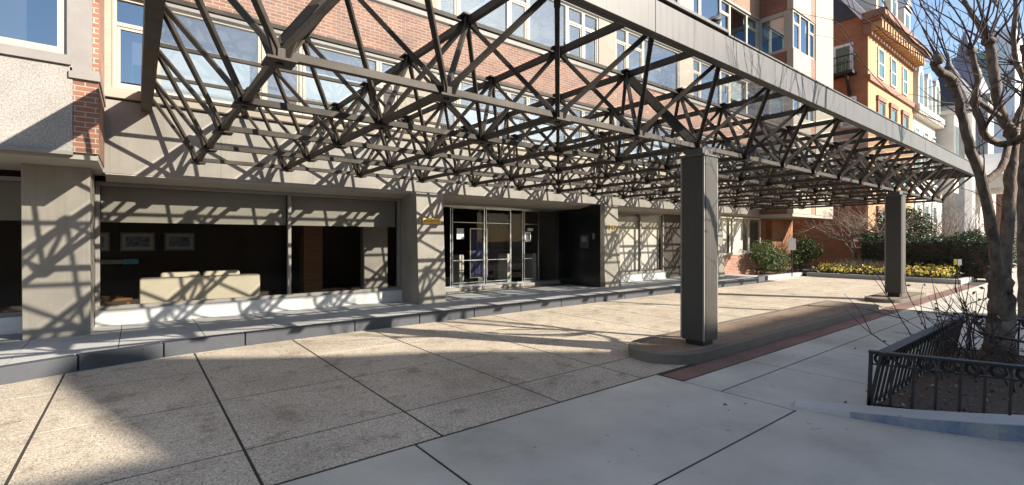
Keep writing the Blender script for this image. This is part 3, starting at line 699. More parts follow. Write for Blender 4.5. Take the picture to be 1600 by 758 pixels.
# ------------------------------------------------------------------ lobby furniture
sf = thing('sofa', 'cream upholstered sofa seen from behind through the lobby window', 'sofa')
m = MB(); m.box(.05,2.02,10.95,11.15,.27,.90); m.build('backrest', M['sofa'], sf, bevel=.03, seg=3)
m = MB(); m.box(.07,2.0,11.15,11.85,.25,.50); m.build('seat', M['sofa'], sf, bevel=.04, seg=3)
for a in (.05,1.84): m = MB(); m.box(a,a+.18,11.16,11.85,.26,.72); m.build('arm', M['sofa'], sf, bevel=.04, seg=3)
for a,b in ((.36,1.0),(1.04,1.68)): m = MB(); m.box(a,b,11.12,11.30,.62,.99); m.build('cushion', M['sofa'], sf, bevel=.06, seg=3)
for a in (.1,1.9):
    for y in (11.0,11.75): m = MB(); m.box(a,a+.06,y,y+.06,.20,.27); m.build('leg', M['wood'], sf)
for i,(a,b,lab) in enumerate(((-.84,-.43,'small grey framed picture on the lobby wall, nearest the leaning pier'),(-.26,.33,'framed blue and red picture in the middle on the lobby wall'),(.50,1.06,'framed blue landscape picture hanging above the cream sofa'))):
    t = thing('framed_picture', lab, 'picture', 'pictures on the lobby wall'); yb = 13.1
    m = MB(); frame_rect(m,a,b,1.36,1.76,yb,.03,.035); m.build('frame', M['greyframe'], t)
    m = MB(); m.box(a+.03,b-.03,yb+.02,yb+.03,1.39,1.73); m.build('mount', M['pic_mat'], t)
    m = MB(); m.box(a+.09,b-.09,yb+.014,yb+.019,1.45,1.67); m.build('print', M['pic_a'], t)
m = MB(); m.box(-9,2.9,13.14,13.3,.2,2.62); m.build('lobby_partition', M['darkwall'], OB)
t = thing('coffee_table', 'low warm wooden table on the lobby floor left of the sofa', 'table')
m = MB(); m.box(-.75,-.05,11.1,11.7,.50,.55); m.build('table_top', M['wood'], t, bevel=.005)
for x in (-.72,-.13):
    for y in (11.13,11.62): m = MB(); m.box(x,x+.05,y,y+.05,.2,.5); m.build('leg', M['wood'], t)
t = thing('wall_shelf', 'pale shelf with a turquoise glass edge under the framed pictures', 'shelf')
m = MB(); m.box(-.9,-.22,12.85,13.06,1.10,1.19); m.build('shelf_board', M['soffit'], t, bevel=.004)
m = MB(); m.box(-.215,.05,12.85,13.06,1.09,1.20); m.build('glass_edge', M['turq'], t, bevel=.01)
t = thing('reception_desk', 'dark reception desk with steel posts inside the entrance doors', 'desk')
m = MB(); m.box(8.6,10.4,13.2,13.8,.2,1.2); m.build('counter', M['darkwall'], t, bevel=.01)
m = MB(); m.box(8.55,10.45,13.15,13.85,1.2,1.24); m.build('counter_top', M['wood'], t, bevel=.005)
t = thing('blue_poster', 'tall deep blue poster stand inside the entrance glass', 'poster')
m = MB(); m.box(7.95,8.5,12.1,12.13,.5,1.9); m.build('poster_sheet', M['blueposter'], t)
m = MB(); frame_rect(m,7.9,8.55,.45,1.95,12.08,.025,.05); m.box(8.15,8.3,12.0,12.25,.2,.45); m.build('stand', M['chrome'], t)
for x,lab in ((7.35,'white steel pedestal gate post behind the left entrance door'),(9.1,'white steel pedestal gate post beside the blue poster'),(10.15,'white steel pedestal gate post nearest the black granite wall')):
    t = thing('gate_post', lab, 'gate', 'pedestals in the lobby')
    m = MB(); m.box(x,x+.16,11.8,12.3,.2,1.15); m.build('pedestal', M['white'], t, bevel=.02, seg=2)
    m = MB(); m.box(x+.01,x+.15,11.82,12.28,1.15,1.17); m.build('pedestal_top', M['chrome'], t)

# ------------------------------------------------------------------ planter in the sidewalk
m = MB(); m.prism([(5.35,1.40),(9.25,1.40),(9.25,-1.6),(5.9,-1.6)], -.05, .05); struct(m.build('planter_soil_ground', M['soil']))
# pale kerb with blue paint on the camera side
path = [V((4.93,1.92)),V((5.05,1.50)),V((5.20,1.05)),V((5.42,.60)),V((5.75,.18)),V((6.2,-.3)),V((6.9,-1.2))]
k = MB(); kt = MB()
ii = []
for i,p in enumerate(path):
    d = (path[min(i+1,len(path)-1)]-path[max(i-1,0)]).normalized(); ii.append(p+V((-d.y,d.x))*.24)
for i in range(len(path)-1):
    h0 = .02+.13*min(1,i/3.5); h1 = .02+.13*min(1,(i+1)/3.5)
    a,b,c,d = path[i],path[i+1],ii[i+1],ii[i]
    k.add([(a.x,a.y,-.04),(b.x,b.y,-.04),(c.x,c.y,-.04),(d.x,d.y,-.04),(a.x,a.y,h0),(b.x,b.y,h1),(c.x,c.y,h1),(d.x,d.y,h0)],[(0,3,2,1),(4,5,6,7),(0,1,5,4),(2,3,7,6)]+([(3,0,4,7)] if i==0 else [])+([(1,2,6,5)] if i==len(path)-2 else []))
    n2 = (b-a).normalized(); o_ = V((n2.y,-n2.x))*.003
    if i>=1: kt.add([(a.x+o_.x,a.y+o_.y,.0),(b.x+o_.x,b.y+o_.y,.0),(b.x+o_.x,b.y+o_.y,h1*.95),(a.x+o_.x,a.y+o_.y,h0*.95)],[(0,1,2,3)])
struct(k.build('planter_kerb', M['walk2'])); struct(kt.build('kerb_marking', M['bluepaint']))
fs = None
def iron_fence(a, b, h, lean, name, label, spacing=.155, rings=True):
    """low iron fence: flat top rail, ring frieze, bars, bottom rail"""
    t = thing(name, label, 'fence', 'iron planter fence'); a = V((*a,0)); b = V((*b,0)); d = (b-a); L_ = d.length; d.normalize(); up_ = V((lean[0],lean[1],h))
    at = lambda s, z: a+d*s+up_*z
    u = up_.normalized()
    m = MB(); m.beam(at(-.02,1),at(L_+.02,1),.075,.026,up=u); m.build('top_rail', M['black'], t, bevel=.003)
    m = MB(); m.beam(at(0,.80),at(L_,.80),.02,.014,up=u); m.beam(at(0,.12),at(L_,.12),.022,.016,up=u); m.build('cross_rail', M['black'], t)
    m = MB(); n = int(L_/spacing)
    for i in range(n+1):
        s = L_*i/n; m.beam(at(s,-.02),at(s,.8 if rings else 1),.019)
        if rings and i%2==0: m.beam(at(s,.8),at(s,1),.014)
    m.build('bars', M['black'], t)
    if rings:
        m = MB(); r = h*.085
        for i in range(n):
            s = L_*(i+.5)/n; c = at(s,.90); pts = [c+d*math.cos(q*math.pi/6)*r+u*math.sin(q*math.pi/6)*r for q in range(13)]
            m.tube(pts,[.013]*13,5,cap=False)
        m.build('ring_frieze', M['black'], t)
    for s in (0,L_):
        m = MB(); m.beam(at(s,-.05),at(s,1.0),.028); m.build('post', M['black'], t)
    return t
iron_fence((5.42,1.46),(9.2,1.46),.55,(0,-.10),'iron_fence','black iron fence side with narrow bars along the sidewalk edge of the planter')
iron_fence((5.42,1.46),(6.45,-1.5),.55,(-.0,-.02),'iron_fence','black iron fence side with ring frieze nearest the painted kerb')
iron_fence((9.2,1.46),(9.2,-1.5),.55,(-.05,-.02),'iron_fence','black iron fence side behind the tree trunk, farthest side of the planter')
# litter
lt = MB()
for i in range(1000):
    x = R.uniform(5.5,9.2); y = R.uniform(-1.2,1.42)
    if x < 5.45+(1.4-y)*.35: continue
    lt.leaf((x,y,.056+R.uniform(0,.02)),R.uniform(.02,.06),asp=.7)
for i in range(46):
    lt.leaf((R.uniform(3.5,14),R.uniform(1.3,3.3),.006),R.uniform(.02,.05),asp=.6)
tag(lt.build('fallen_leaves', M['dryleaf']), 'dry brown leaves scattered on planter soil and pavement', 'leaves', kind='stuff')

# ------------------------------------------------------------------ trees
TR = random.Random(11); LS = 1.0
def limb(m, pts, r0, r1, n=9, sub=5, wob=.03):
    P = []; 
    for i in range(len(pts)-1):
        p0 = pts[max(0,i-1)]; p1 = pts[i]; p2 = pts[i+1]; p3 = pts[min(len(pts)-1,i+2)]
        for q in range(sub):
            t = q/sub; P.append(.5*((2*p1)+(p2-p0)*t+(2*p0-5*p1+4*p2-p3)*t*t+(3*p1-p0-3*p2+p3)*t**3))
    P.append(pts[-1]); N = len(P)
    P = [p+V((TR.gauss(0,1),TR.gauss(0,1),TR.gauss(0,.5)))*r0*.05 for p in P]
    rr = [LS*(r0+(r1-r0)*i/(N-1))*(1+TR.uniform(-wob,wob)) for i in range(N)]
    m.tube(P,rr,n); return P
def shoot(m, p, d, L_, r, depth=0, droop=0):
    """a whippy twig that may fork"""
    n = 7; pts = [V(p)]; d = V(d).normalized(); q = V(p)
    for i in range(n):
        d = (d+V((TR.gauss(0,.10),TR.gauss(0,.10),TR.gauss(.03,.08)-droop))).normalized(); q = q+d*L_/n; pts.append(q)
        if depth > 0 and i > 1 and TR.random() < .55:
            e = (d+V((TR.gauss(0,.5),TR.gauss(0,.5),TR.gauss(.1,.4)))).normalized(); shoot(m,q,e,L_*TR.uniform(.35,.6),r*.5,depth-1)
    m.tube(pts,[r*(1-.8*i/n)+.0012 for i in range(n+1)],5)
def knuckle(m, c, r):
    r *= .60
    m.tube([c+V((0,0,-r)),c+V((0,0,-r*.5)),c+V((0,0,r*.3)),c+V((0,0,r))],[r*.75,r*1.0,r*.9,r*.4],9,wob=.3)
T1 = thing('street_tree', 'pollarded bare street tree with forked blotchy trunk inside the iron fenced planter', 'tree')
tm = MB(); W = sight; LS = .57
limb(tm,[V((8.72,.96,.0)),V((8.71,.96,.12)),V((8.70,.96,.3)),W(1566,500,6.25),W(1566,462,6.25),W(1563,430,6.22)],.30,.20,16,6,.025)
P1 = limb(tm,[W(1566,470,6.22),W(1556,400,6.15),W(1537,290,6.0),W(1514,225,5.9),W(1499,162,5.8),W(1489,128,5.7)],.115,.072,11)
limb(tm,[W(1489,128,5.7),W(1480,118,5.65),W(1468,112,5.6),W(1461,98,5.55),W(1466,86,5.5)],.085,.07,10)
P2 = limb(tm,[W(1567,470,6.25),W(1572,390,6.35),W(1578,295,6.45),W(1583,225,6.5),W(1583,203,6.5)],.135,.10,11)
limb(tm,[W(1583,208,6.5),W(1565,180,6.5),W(1557,142,6.55),W(1552,98,6.6),W(1546,62,6.6)],.11,.09,10)
limb(tm,[W(1545,66,6.6),W(1532,42,6.7),W(1515,16,6.8),W(1500,-18,6.9),W(1488,-60,7.0)],.07,.035,8)
limb(tm,[W(1538,286,6.0),W(1556,272,6.1),W(1568,256,6.2),W(1576,226,6.4)],.075,.07,9)
limb(tm,[W(1578,226,6.45),W(1556,222,6.3),W(1541,212,6.2),W(1531,188,6.1),W(1523,158,6.05),W(1527,120,6.0),W(1518,80,5.95)],.085,.05,9)
limb(tm,[W(1566,184,6.5),W(1545,170,6.4),W(1528,156,6.3)],.06,.05,8)
limb(tm,[W(1583,206,6.5),W(1594,178,6.6),W(1606,140,6.7),W(1612,60,6.8),W(1608,-30,6.9)],.10,.06,9)
limb(tm,[W(1586,222,6.5),W(1598,214,6.3),W(1620,190,6.0),W(1640,120,5.8)],.09,.06,9)
for c,r in ((W(1465,92,5.5),.10),(W(1489,128,5.7),.10),(W(1546,62,6.6),.12),(W(1517,78,5.95),.085),(W(1524,156,6.1),.09),(W(1583,206,6.5),.14),(W(1538,288,6.0),.085)): knuckle(tm,c,r)
tm.build('trunk', M['bark'], T1, smooth=True)
cm = MB()
def brush(c, n, L0, L1, spread, r=.014, dirs=None, depth=1):
    for i in range(n):
        d = V((TR.gauss(0,spread),TR.gauss(0,spread),1)) if dirs is None else V(dirs)+V((TR.gauss(0,spread),TR.gauss(0,spread),TR.gauss(0,spread)))
        shoot(cm,c+V((TR.gauss(0,.03),TR.gauss(0,.03),0)),d,TR.uniform(L0,L1),r*TR.uniform(.6,1.15),depth)
left = V((-.786,.618,0))   # towards the left of the photo
brush(W(1465,92,5.5),5,1.0,1.9,.5,.008)
brush(W(1465,92,5.5),2,1.2,2.0,.4,r=.008,dirs=left+V((0,0,.55)))
brush(W(1489,128,5.7),2,.8,1.4,.3,.008,dirs=left*.5+V((0,0,1)))
brush(W(1517,78,5.95),5,.9,1.7,.4,.011)
brush(W(1546,62,6.6),8,1.0,1.8,.45,.016)
brush(W(1524,156,6.1),3,.8,1.5,.4,.009,dirs=left*.7+V((0,0,.9)))
brush(W(1600,150,6.6),6,.8,1.5,.5)
brush(W(1583,206,6.5),4,.6,1.2,.5)
brush(W(1500,-18,6.9),6,.8,1.5,.5)
brush(W(1538,200,6.1),4,.6,1.1,.5)
for p in P1[8:24:3]+P2[8:20:4]: brush(p,1,.4,.8,.7,.008)
# long whips reaching left across the row houses
def whip(pts, r):
    m = cm; limb(m,pts,r,.003,5,6,.02)
whip([W(1470,190,5.75),W(1440,178,5.6),W(1400,152,5.4),W(1360,112,5.2),W(1318,52,5.0),W(1298,26,4.9)],.012)
whip([W(1461,100,5.5),W(1436,78,5.3),W(1405,50,5.1),W(1388,20,5.0),W(1380,-14,4.9)],.012)
whip([W(1461,98,5.5),W(1425,70,5.2),W(1385,48,5.0),W(1340,20,4.8),W(1330,-10,4.7)],.010)
whip([W(1499,162,5.8),W(1462,158,5.6),W(1430,148,5.5),W(1395,150,5.3)],.009)
whip([W(1466,88,5.5),W(1440,40,5.4),W(1420,-20,5.3)],.014)
whip([W(1340,95,5.1),W(1316,40,4.9),W(1255,22,4.6),W(1222,18,4.5)],.006)
whip([W(1360,112,5.2),W(1310,64,4.95),W(1262,54,4.7)],.005)
cm.build('crown', M['twig'], T1, smooth=True)

T2 = thing('street_tree', 'second bare street tree with a darker straight trunk farther along the sidewalk', 'tree')
tm = MB(); b0 = bearing(1601,9.5)
limb(tm,[V((b0.x,b0.y,0)),W(1600,430,9.5),W(1598,300,9.5),W(1602,225,9.6),W(1606,120,9.7),W(1600,70,9.7)],.17,.11,10)
limb(tm,[W(1602,225,9.6),W(1626,150,9.6),W(1640,40,9.6)],.10,.06,8)
limb(tm,[W(1604,130,9.7),W(1590,100,9.6),W(1584,60,9.4),W(1588,10,9.3),W(1582,-40,9.3)],.08,.06,8)
tm.build('trunk', M['bark'], T2, smooth=True); LS = 1.0
cm = MB(); brush(W(1586,70,9.5),8,1,2.2,.5,.016); brush(W(1604,130,9.7),8,1,2.4,.6,.016); brush(W(1602,225,9.6),5,.8,1.8,.7,.012)
brush(W(1590,100,9.6),5,1.0,2.0,.4,.014,dirs=left+V((0,0,.4)))
cm.build('crown', M['twig'], T2, smooth=True)

# bare rose bush inside the planter
RB = thing('rose_bush', 'straggly bare bush with a few leaves behind the iron fence', 'shrub')
cm = MB(); lf = MB()
for i in range(34):
    p = V((TR.uniform(6.9,8.9),TR.uniform(.55,1.35),.04)); d = V((TR.gauss(-.25,.55),TR.gauss(.25,.45),1))
    shoot(cm,p,d,TR.uniform(.5,1.15),.009,1)
for v in cm.v[::23]:
    if v[2] > .25 and TR.random() < .55: lf.leaf(v,TR.uniform(.03,.06),asp=.7)
cm.build('stems', M['twig'], RB, smooth=True); lf.build('foliage', M['dryleaf'], RB)
FB = thing('fallen_branch', 'thin bare branch lying slanted across the planter in front of the trunk', 'branch')
cm = MB(); limb(cm,[V((7.3,.95,.58)),V((8.0,.55,.42)),V((8.5,.1,.36)),V((9.1,-.5,.25))],.018,.010,6); shoot(cm,V((7.3,.95,.58)),V((-1,.4,.25)),.8,.010,1); cm.build('stem', M['twig'], FB, smooth=True)

# ------------------------------------------------------------------ bed, hedge, shrubs
bk = MB(); bk.box(23.3,23.5,3.7,8.56,-.04,.17); bk.box(19.95,23.3,8.72,8.92,-.04,.16); bk.box(23.3,26.5,3.52,3.7,-.04,.17)
struct(bk.build('bed_kerb', M['platform'], bevel=.01))
m = MB(); m.box(23.5,30,3.7,12,-.05,.12); m.box(20,23.3,8.92,10.9,-.05,.115); struct(m.build('bed_soil_ground', M['soil']))
FR = random.Random(21)
fl = MB(); gl = MB()
for i in range(1500):
    x = FR.uniform(23.6,25.3); y = FR.uniform(3.8,8.5); h = .12+FR.uniform(.08,.30)+.12*(x-23.6)
    if i%2==0: fl.leaf((x,y,h+.02),FR.uniform(.06,.11),asp=.9); fl.leaf((x+.02,y,h+.02),FR.uniform(.06,.10),asp=.9)
    gl.leaf((x+FR.gauss(0,.05),y+FR.gauss(0,.05),h*FR.uniform(.5,.98)),FR.uniform(.06,.14),asp=.4)
tag(fl.build('pansies', M['pansy']), 'yellow and pink pansies filling the kerbed bed before the hedge', 'flowers', kind='stuff')
tag(gl.build('bed_foliage', M['bedgreen']), 'low green leaves among the yellow pansies', 'ground cover', kind='stuff')
def leafmass(m, c, s, n, size, asp=.5, shell=.55, lumps=7, rnd=FR):
    cs = [(V((rnd.uniform(-.6,.6)*s[0],rnd.uniform(-.6,.6)*s[1],rnd.uniform(-.5,.6)*s[2])),rnd.uniform(.4,.65)) for _ in range(lumps)]
    for i in range(n):
        o,q = rnd.choice(cs); d = V((rnd.gauss(0,1),rnd.gauss(0,1),rnd.gauss(0,1))).normalized()*rnd.uniform(shell,1)
        p = V(c)+o+V((d.x*s[0],d.y*s[1],d.z*s[2]))*q
        if p.z > .05: m.leaf(p,size*rnd.uniform(.6,1.3),asp=asp)
H = thing('hedge', 'dense dark clipped yew hedge behind the flower bed', 'hedge')
m = MB(); y = 2.9; core_ = MB()
for i in range(11000):
    yq = FR.uniform(2.6,7.3); x = 26.2+FR.uniform(-.75,.75); top = 1.75+.12*math.sin(yq*2.1)+.08*math.sin(yq*5.3+1)
    z = FR.uniform(.15,1)*top
    if abs(x-26.2) < .5 and z < top-.3 and FR.random() < .8: continue
    z += FR.gauss(0,.04); x += FR.gauss(0,.06)
    m.leaf((x,yq,z),FR.uniform(.09,.2),asp=.35)
m.build('foliage', M['hedge'], H)
core_.box(25.75,26.65,2.75,7.2,.1,1.5); core_.build('inner_branches', M['twig'], H)
H2 = thing('hedge', 'lower far dark hedge running on beside the second tree', 'hedge')
m = MB()
for i in range(5000):
    x = FR.uniform(28,40); yq = 4.3+FR.uniform(-.7,.7); z = FR.uniform(.1,1.5)+.15*math.sin(x*1.7); m.leaf((x,yq,z),FR.uniform(.12,.26),asp=.4)
m.build('foliage', M['hedge'], H2)
for c,s,n,lab in (((21.5,9.5,.9),(1.15,.7,.9),4200,'bushy green shrub with reddish tips beside the brick base'),((24.6,9.35,.95),(1.25,.75,.9),4200,'round green shrub behind the white sign near the orange wall')):
    t = thing('shrub', lab, 'shrub'); m = MB(); leafmass(m,c,s,n,.11,.42,lumps=10); m.build('foliage', M['shrub'], t)
    m = MB()
    for i in range(8): shoot(m,(c[0]+FR.gauss(0,.15),c[1]+FR.gauss(0,.1),.1),(FR.gauss(0,.4),FR.gauss(0,.3),1),1.2,.015)
    m.build('stems', M['twig'], t)
t = thing('ornamental_grass', 'pale grey green grass tuft behind the yellow flowers', 'plant'); m = MB()
for i in range(900):
    p = V((25.0+FR.gauss(0,.25),7.0+FR.gauss(0,.7),.1)); d = V((FR.gauss(0,.25),FR.gauss(0,.3),1)); e = p+d*FR.uniform(.35,.75); m.add([p+V((0,-.012,0)),p+V((0,.012,0)),e],[(0,1,2)])
m.build('blades', M['grasspale'], t)
# small bare ornamental tree and evergreen behind the bed
t = thing('ornamental_tree', 'small pale multi-stemmed bare tree growing in the bed by the orange wall', 'tree'); tm = MB(); cm = MB()
b0 = V((26.4,7.75,.1)); tips = []
for a in range(4):
    e = b0+V((TR.uniform(-.6,.9),TR.uniform(-1.3,1.1),TR.uniform(1.3,1.9))); limb(tm,[b0,b0.lerp(e,.5)+V((TR.gauss(0,.1),TR.gauss(0,.1),.1)),e],.07,.035,7); tips.append(e)
tm.build('trunk', M['palebark'], t, smooth=True)
for e in tips:
    for i in range(16): shoot(cm,e,(TR.gauss(0,.6),TR.gauss(0,.9),TR.uniform(.1,.8)),TR.uniform(1.0,2.3),.017,2,.03)
cm.build('crown', M['palebark'], t, smooth=True)
t = thing('evergreen_tree', 'glossy dark evergreen tree behind the hedge before the pale houses', 'tree'); m = MB()
leafmass(m,(30.2,6.4,2.0),(1.5,1.3,1.5),3600,.2,.45,lumps=9); m.build('crown', M['magnolia'], t)
m = MB(); limb(m,[V((30.2,6.4,0)),V((30.2,6.4,1)),V((30.3,6.3,2.2))],.1,.05,7); m.build('trunk', M['twig'], t)
for i,(x,y,lab) in enumerate(((33.5,4.8,'bare winter shrub of tangled grey twigs left of the leaning trunk'),(38.5,5.2,'bare winter shrub of tangled grey twigs in front of the stone porch'),(31.8,5.7,'bare winter shrub of tangled brown twigs between the evergreen and the porch'))):
    t = thing('bare_shrub', lab, 'shrub'); cm = MB()
    for q in range(34): shoot(cm,(x+TR.gauss(0,.7),y+TR.gauss(0,.5),.1),(TR.gauss(0,.5),TR.gauss(0,.5),1),TR.uniform(1.5,3.0),.02,2)
    cm.build('stems', M['palebark'], t)
# low fence round the bed
t = thing('bed_fence', 'low thin black wire fence along the flower bed kerb', 'fence'); m = MB()
y = 3.8
while y < 8.5: m.beam((23.56,y,.1),(23.56,y,.50),.012); y += .16
m.beam((23.56,3.8,.46),(23.56,8.5,.46),.012); m.beam((23.56,3.8,.22),(23.56,8.5,.22),.012); m.build('bars', M['black'], t)
for y in (3.8,5.35,6.9,8.5): m = MB(); m.beam((23.56,y,.1),(23.56,y,.56),.03); m.build('post', M['black'], t)
# signs
def sign(px, d, zc, w, h, label, board, stripes=(), post=True, name='sign'):
    t = thing(name, label, 'sign'); p = bearing(px,d); ax = V((.786,-.618,0)).lerp(V((0,-1,0)),.45).normalized(); nn = V((ax.y,-ax.x,0))
    if nn.dot(p) > 0: nn = -nn
    o = V((p.x,p.y,zc)); m = MB(); m.plate(o,ax,V((0,0,1)),[(-w/2,-h/2),(w/2,-h/2),(w/2,h/2),(-w/2,h/2)],.02); m.build('board', board, t)
    for (x0_,y0_,x1_,y1_,mt) in stripes:
        m = MB(); m.plate(o+nn*.013,ax,V((0,0,1)),[(x0_*w,y0_*h),(x1_*w,y0_*h),(x1_*w,y1_*h),(x0_*w,y1_*h)],.004); m.build('print', mt, t)
    m = MB(); m.beam(o+V((0,0,-h/2))-nn*.02,V((o.x,o.y,.08))-nn*.02,.03); m.build('post', M['black'], t); return t
sign(1238,19.9,1.42,.28,.48,'blank white notice board on a thin post before the round shrub',M['signwhite'])
sign(1347,25.0,1.45,.9,.55,'white sign board with red panels under the small bare tree',M['signwhite'],[(-.36,-.30,-.08,.12,M['signred']),(.08,-.30,.38,.12,M['signred']),(-.4,.2,.4,.4,M['pic_a'])])
sign(1367,24.6,1.5,.25,.5,'narrow white placard right of the red and white sign',M['signwhite'])
sign(1497,17.6,.78,.22,.22,'small yellow and white garden marker at the end of the flower bed',M['signwhite'],[(-.5,-.5,-.05,.5,M['pansy'])])

# ------------------------------------------------------------------ houses down the street
def house(name, label, x0,x1,y,depth,h,mw): 
    t = thing(name,label,'building'); m = MB(); m.box(x0,x1,y,y+depth,0,h); m.build('wall', mw, t); return t
def hwin(t, x0,x1,z0,z1,y, mframe=None, surround=None, arched=False):
    m = MB(); frame_rect(m,x0,x1,z0,z1,y-.06,.09,.08); m.box(x0,x1,y-.05,y+.0,(z0+z1)/2-.04,(z0+z1)/2+.04); f = m.build('window', mframe or M['white'], t)
    q = MB(); q.box(x0+.085,x1-.085,y-.035,y-.004,z0+.085,z1-.085); q.build('pane', M['greenglass'], f)
    if surround:
        s = MB(); w=.16; s.box(x0-w,x0,y-.09,y+.02,z0-.1,z1); s.box(x1,x1+w,y-.09,y+.02,z0-.1,z1); s.box(x0-w-.05,x1+w+.05,y-.12,y+.02,z1,z1+.24); s.box(x0-w,x1+w,y-.13,y+.02,z0-.22,z0-.1); s.build('surround', surround, f)
O = house('row_house', 'ochre and brown brick row house with heavy bracketed cornice and dormers', 30,38.7,8.1,13,12.5, M['ochre'])
m = MB(); m.plate((29.985,0,0),(0,1,0),(0,0,1),[(8.12,0),(21,0),(21,13.4),(18,16.5),(10.3,16.5),(8.12,13.0)],.03); m.build('side_wall', M['orange'], O)
for z0,z1 in ((10.4,12.05),(7.35,9.15),(4.2,6.2),(1.2,3.2)):
    for a in (31.5,33.8,36.2): hwin(O,a,a+1.05,z0,z1,8.1,M['brown'] if z0<10 else M['palestone'],M['brown'] if z0<10 else None)
m = MB(); m.box(29.9,38.75,7.98,8.1,9.92,10.22); m.build('belt_course', M['brown'], O)
m = MB(); m.box(29.7,39.0,7.3,8.3,13.05,13.4); m.box(29.8,38.9,7.5,8.3,12.9,13.05); m.box(29.9,38.8,7.95,8.3,12.3,12.5); m.box(29.9,38.8,8.0,8.3,12.5,12.9); m.build('cornice', M['brown'], O)
for i in range(18): m = MB(); m.box(30+i*.5,30.22+i*.5,7.5,8.0,12.5,12.9); m.build('bracket', M['ochre'], O)
m = MB(); m.add([(29.9,8.2,13.4),(38.8,8.2,13.4),(38.8,10.4,16.4),(29.9,10.4,16.4),(29.9,20,13.4),(38.8,20,13.4),(38.8,18,16.4),(29.9,18,16.4)],[(0,1,2,3),(3,2,6,7),(7,6,5,4),(0,3,7,4),(1,5,6,2)]); m.build('roof', M['slate'], O)
m = MB(); m.beam((29.85,8.2,13.2),(29.85,10.4,16.6),.25,.35); m.build('gable_trim', M['towerwhite'], O)
for a in (31.0,33.6,36.3):
    m = MB(); m.box(a,a+1.3,8.0,9.6,13.4,15.6); m.add([(a-.1,7.9,15.6),(a+1.4,7.9,15.6),(a+.65,7.9,16.4),(a-.1,10,15.6),(a+1.4,10,15.6),(a+.65,10,16.4)],[(0,1,2),(3,5,4),(0,2,5,3),(1,4,5,2)]); d = m.build('dormer', M['palestone'], O)
    q = MB(); q.box(a+.3,a+1.0,7.97,7.999,13.7,15.3); q.build('pane', M['greenglass'], d)
m = MB(); m.box(29.86,29.965,8.75,9.65,10.55,12.1); w = m.build('window', M['towerwhite'], O); q = MB(); q.box(29.84,29.859,8.88,9.52,10.68,11.95); q.build('pane', M['greenglass'], w)
m = MB(); m.box(29.86,29.965,8.6,9.3,7.6,9.2); w = m.build('window', M['towerwhite'], O); q = MB(); q.box(29.84,29.859,8.7,9.2,7.7,9.1); q.build('pane', M['greenglass'], w)
m = MB(); m.box(29.3,29.965,8.6,10.6,10.35,10.5)
for i in range(13): m.beam((29.32,8.62+i*.16,10.5),(29.32,8.62+i*.16,11.3),.025)
m.beam((29.32,8.6,11.3),(29.32,10.6,11.3),.05); m.beam((29.32,8.6,10.9),(29.32,10.6,10.9),.03); m.beam((29.32,8.6,11.3),(29.96,8.6,11.3),.05); m.beam((29.9,8.9,9.3),(29.4,8.9,10.35),.12); m.build('balcony', M['black'], O)
m = MB(); m.box(33,34,14,15,15,18); m.build('chimney', M['brick'], O)
Wh = house('row_house', 'white painted row house with teal mansard roof and arched dormers', 38.75,47.6,8.25,13,9.6, M['palestone'])
for z0,z1 in ((8.35,9.0),(5.6,7.6),(1.6,4.0)):
    for a in (39.8,42.1,44.4): hwin(Wh,a,a+1.1,z0,z1,8.25,M['white'],M['white'] if z0<8 else None)
m = MB(); m.box(38.7,47.7,7.75,8.4,9.85,10.2); m.box(38.8,47.6,7.95,8.4,9.6,9.85)
for i in range(22): m.box(38.9+i*.4,39.05+i*.4,7.8,8.1,9.62,9.85)
m.build('cornice', M['palestone'], Wh)
m = MB(); m.add([(38.8,8.3,10.2),(47.5,8.3,10.2),(47.5,9.6,13.2),(38.8,9.6,13.2),(38.8,20,10.2),(47.5,20,10.2),(47.5,18,13.2),(38.8,18,13.2)],[(0,1,2,3),(3,2,6,7),(7,6,5,4),(0,3,7,4),(1,5,6,2)]); m.build('roof', M['teal'], Wh)
for a in (39.6,41.9,44.2):
    m = MB(); m.box(a,a+1.4,8.0,9.4,10.2,12.0)
    arc = [(-.7,0)]+[(math.cos(math.pi-math.pi*q/8)*.7,math.sin(math.pi*q/8)*1.0) for q in range(9)]+[(.7,0)]
    m.plate((a+.7,8.7,12.0),(1,0,0),(0,0,1),arc[1:-1],1.4); d = m.build('dormer', M['palestone'], Wh)
    q = MB(); q.plate((a+.7,7.985,12.0),(1,0,0),(0,0,1),[(-.42,-1.5),(.42,-1.5),(.42,.1),(.25,.45),(0,.6),(-.25,.45),(-.42,.1)],.02); q.build('pane', M['greenglass'], d)
m = MB(); m.box(45.9,47.4,7.3,8.24,5,10.6); m.box(45.8,47.5,7.2,8.24,10.6,10.9); b = m.build('bay', M['palestone'], Wh)
for a in (46.0,46.75): q = MB(); q.box(a,a+.55,7.27,7.299,7.3,9.8); q.build('pane', M['greenglass'], b)
G = house('turret_house', 'grey stone house with dark conical turret roof beyond the white row house', 47.7,57,8.4,12,11.5, M['greystone'])
m = MB(); m.lathe((49.6,8.2,0),[(1.5,0),(1.5,11.2),(1.75,11.3),(1.75,11.7)],16); m.build('turret', M['greystone'], G)
m = MB(); m.lathe((49.6,8.2,11.7),[(1.95,0),(1.5,.9),(.7,2.4),(.15,3.6),(.02,4.4)],16); m.build('turret_roof', M['slate'], G)
for z in (2,5.5,8.8):
    for a in (52,54.5): hwin(G,a,a+1.1,z,z+1.9,8.4,M['palestone'])
Ch = house('stone_church', 'pale stone church with columned porch and tall slate spire farther down the street', 58,76,8.6,16,10, M['palestone'])
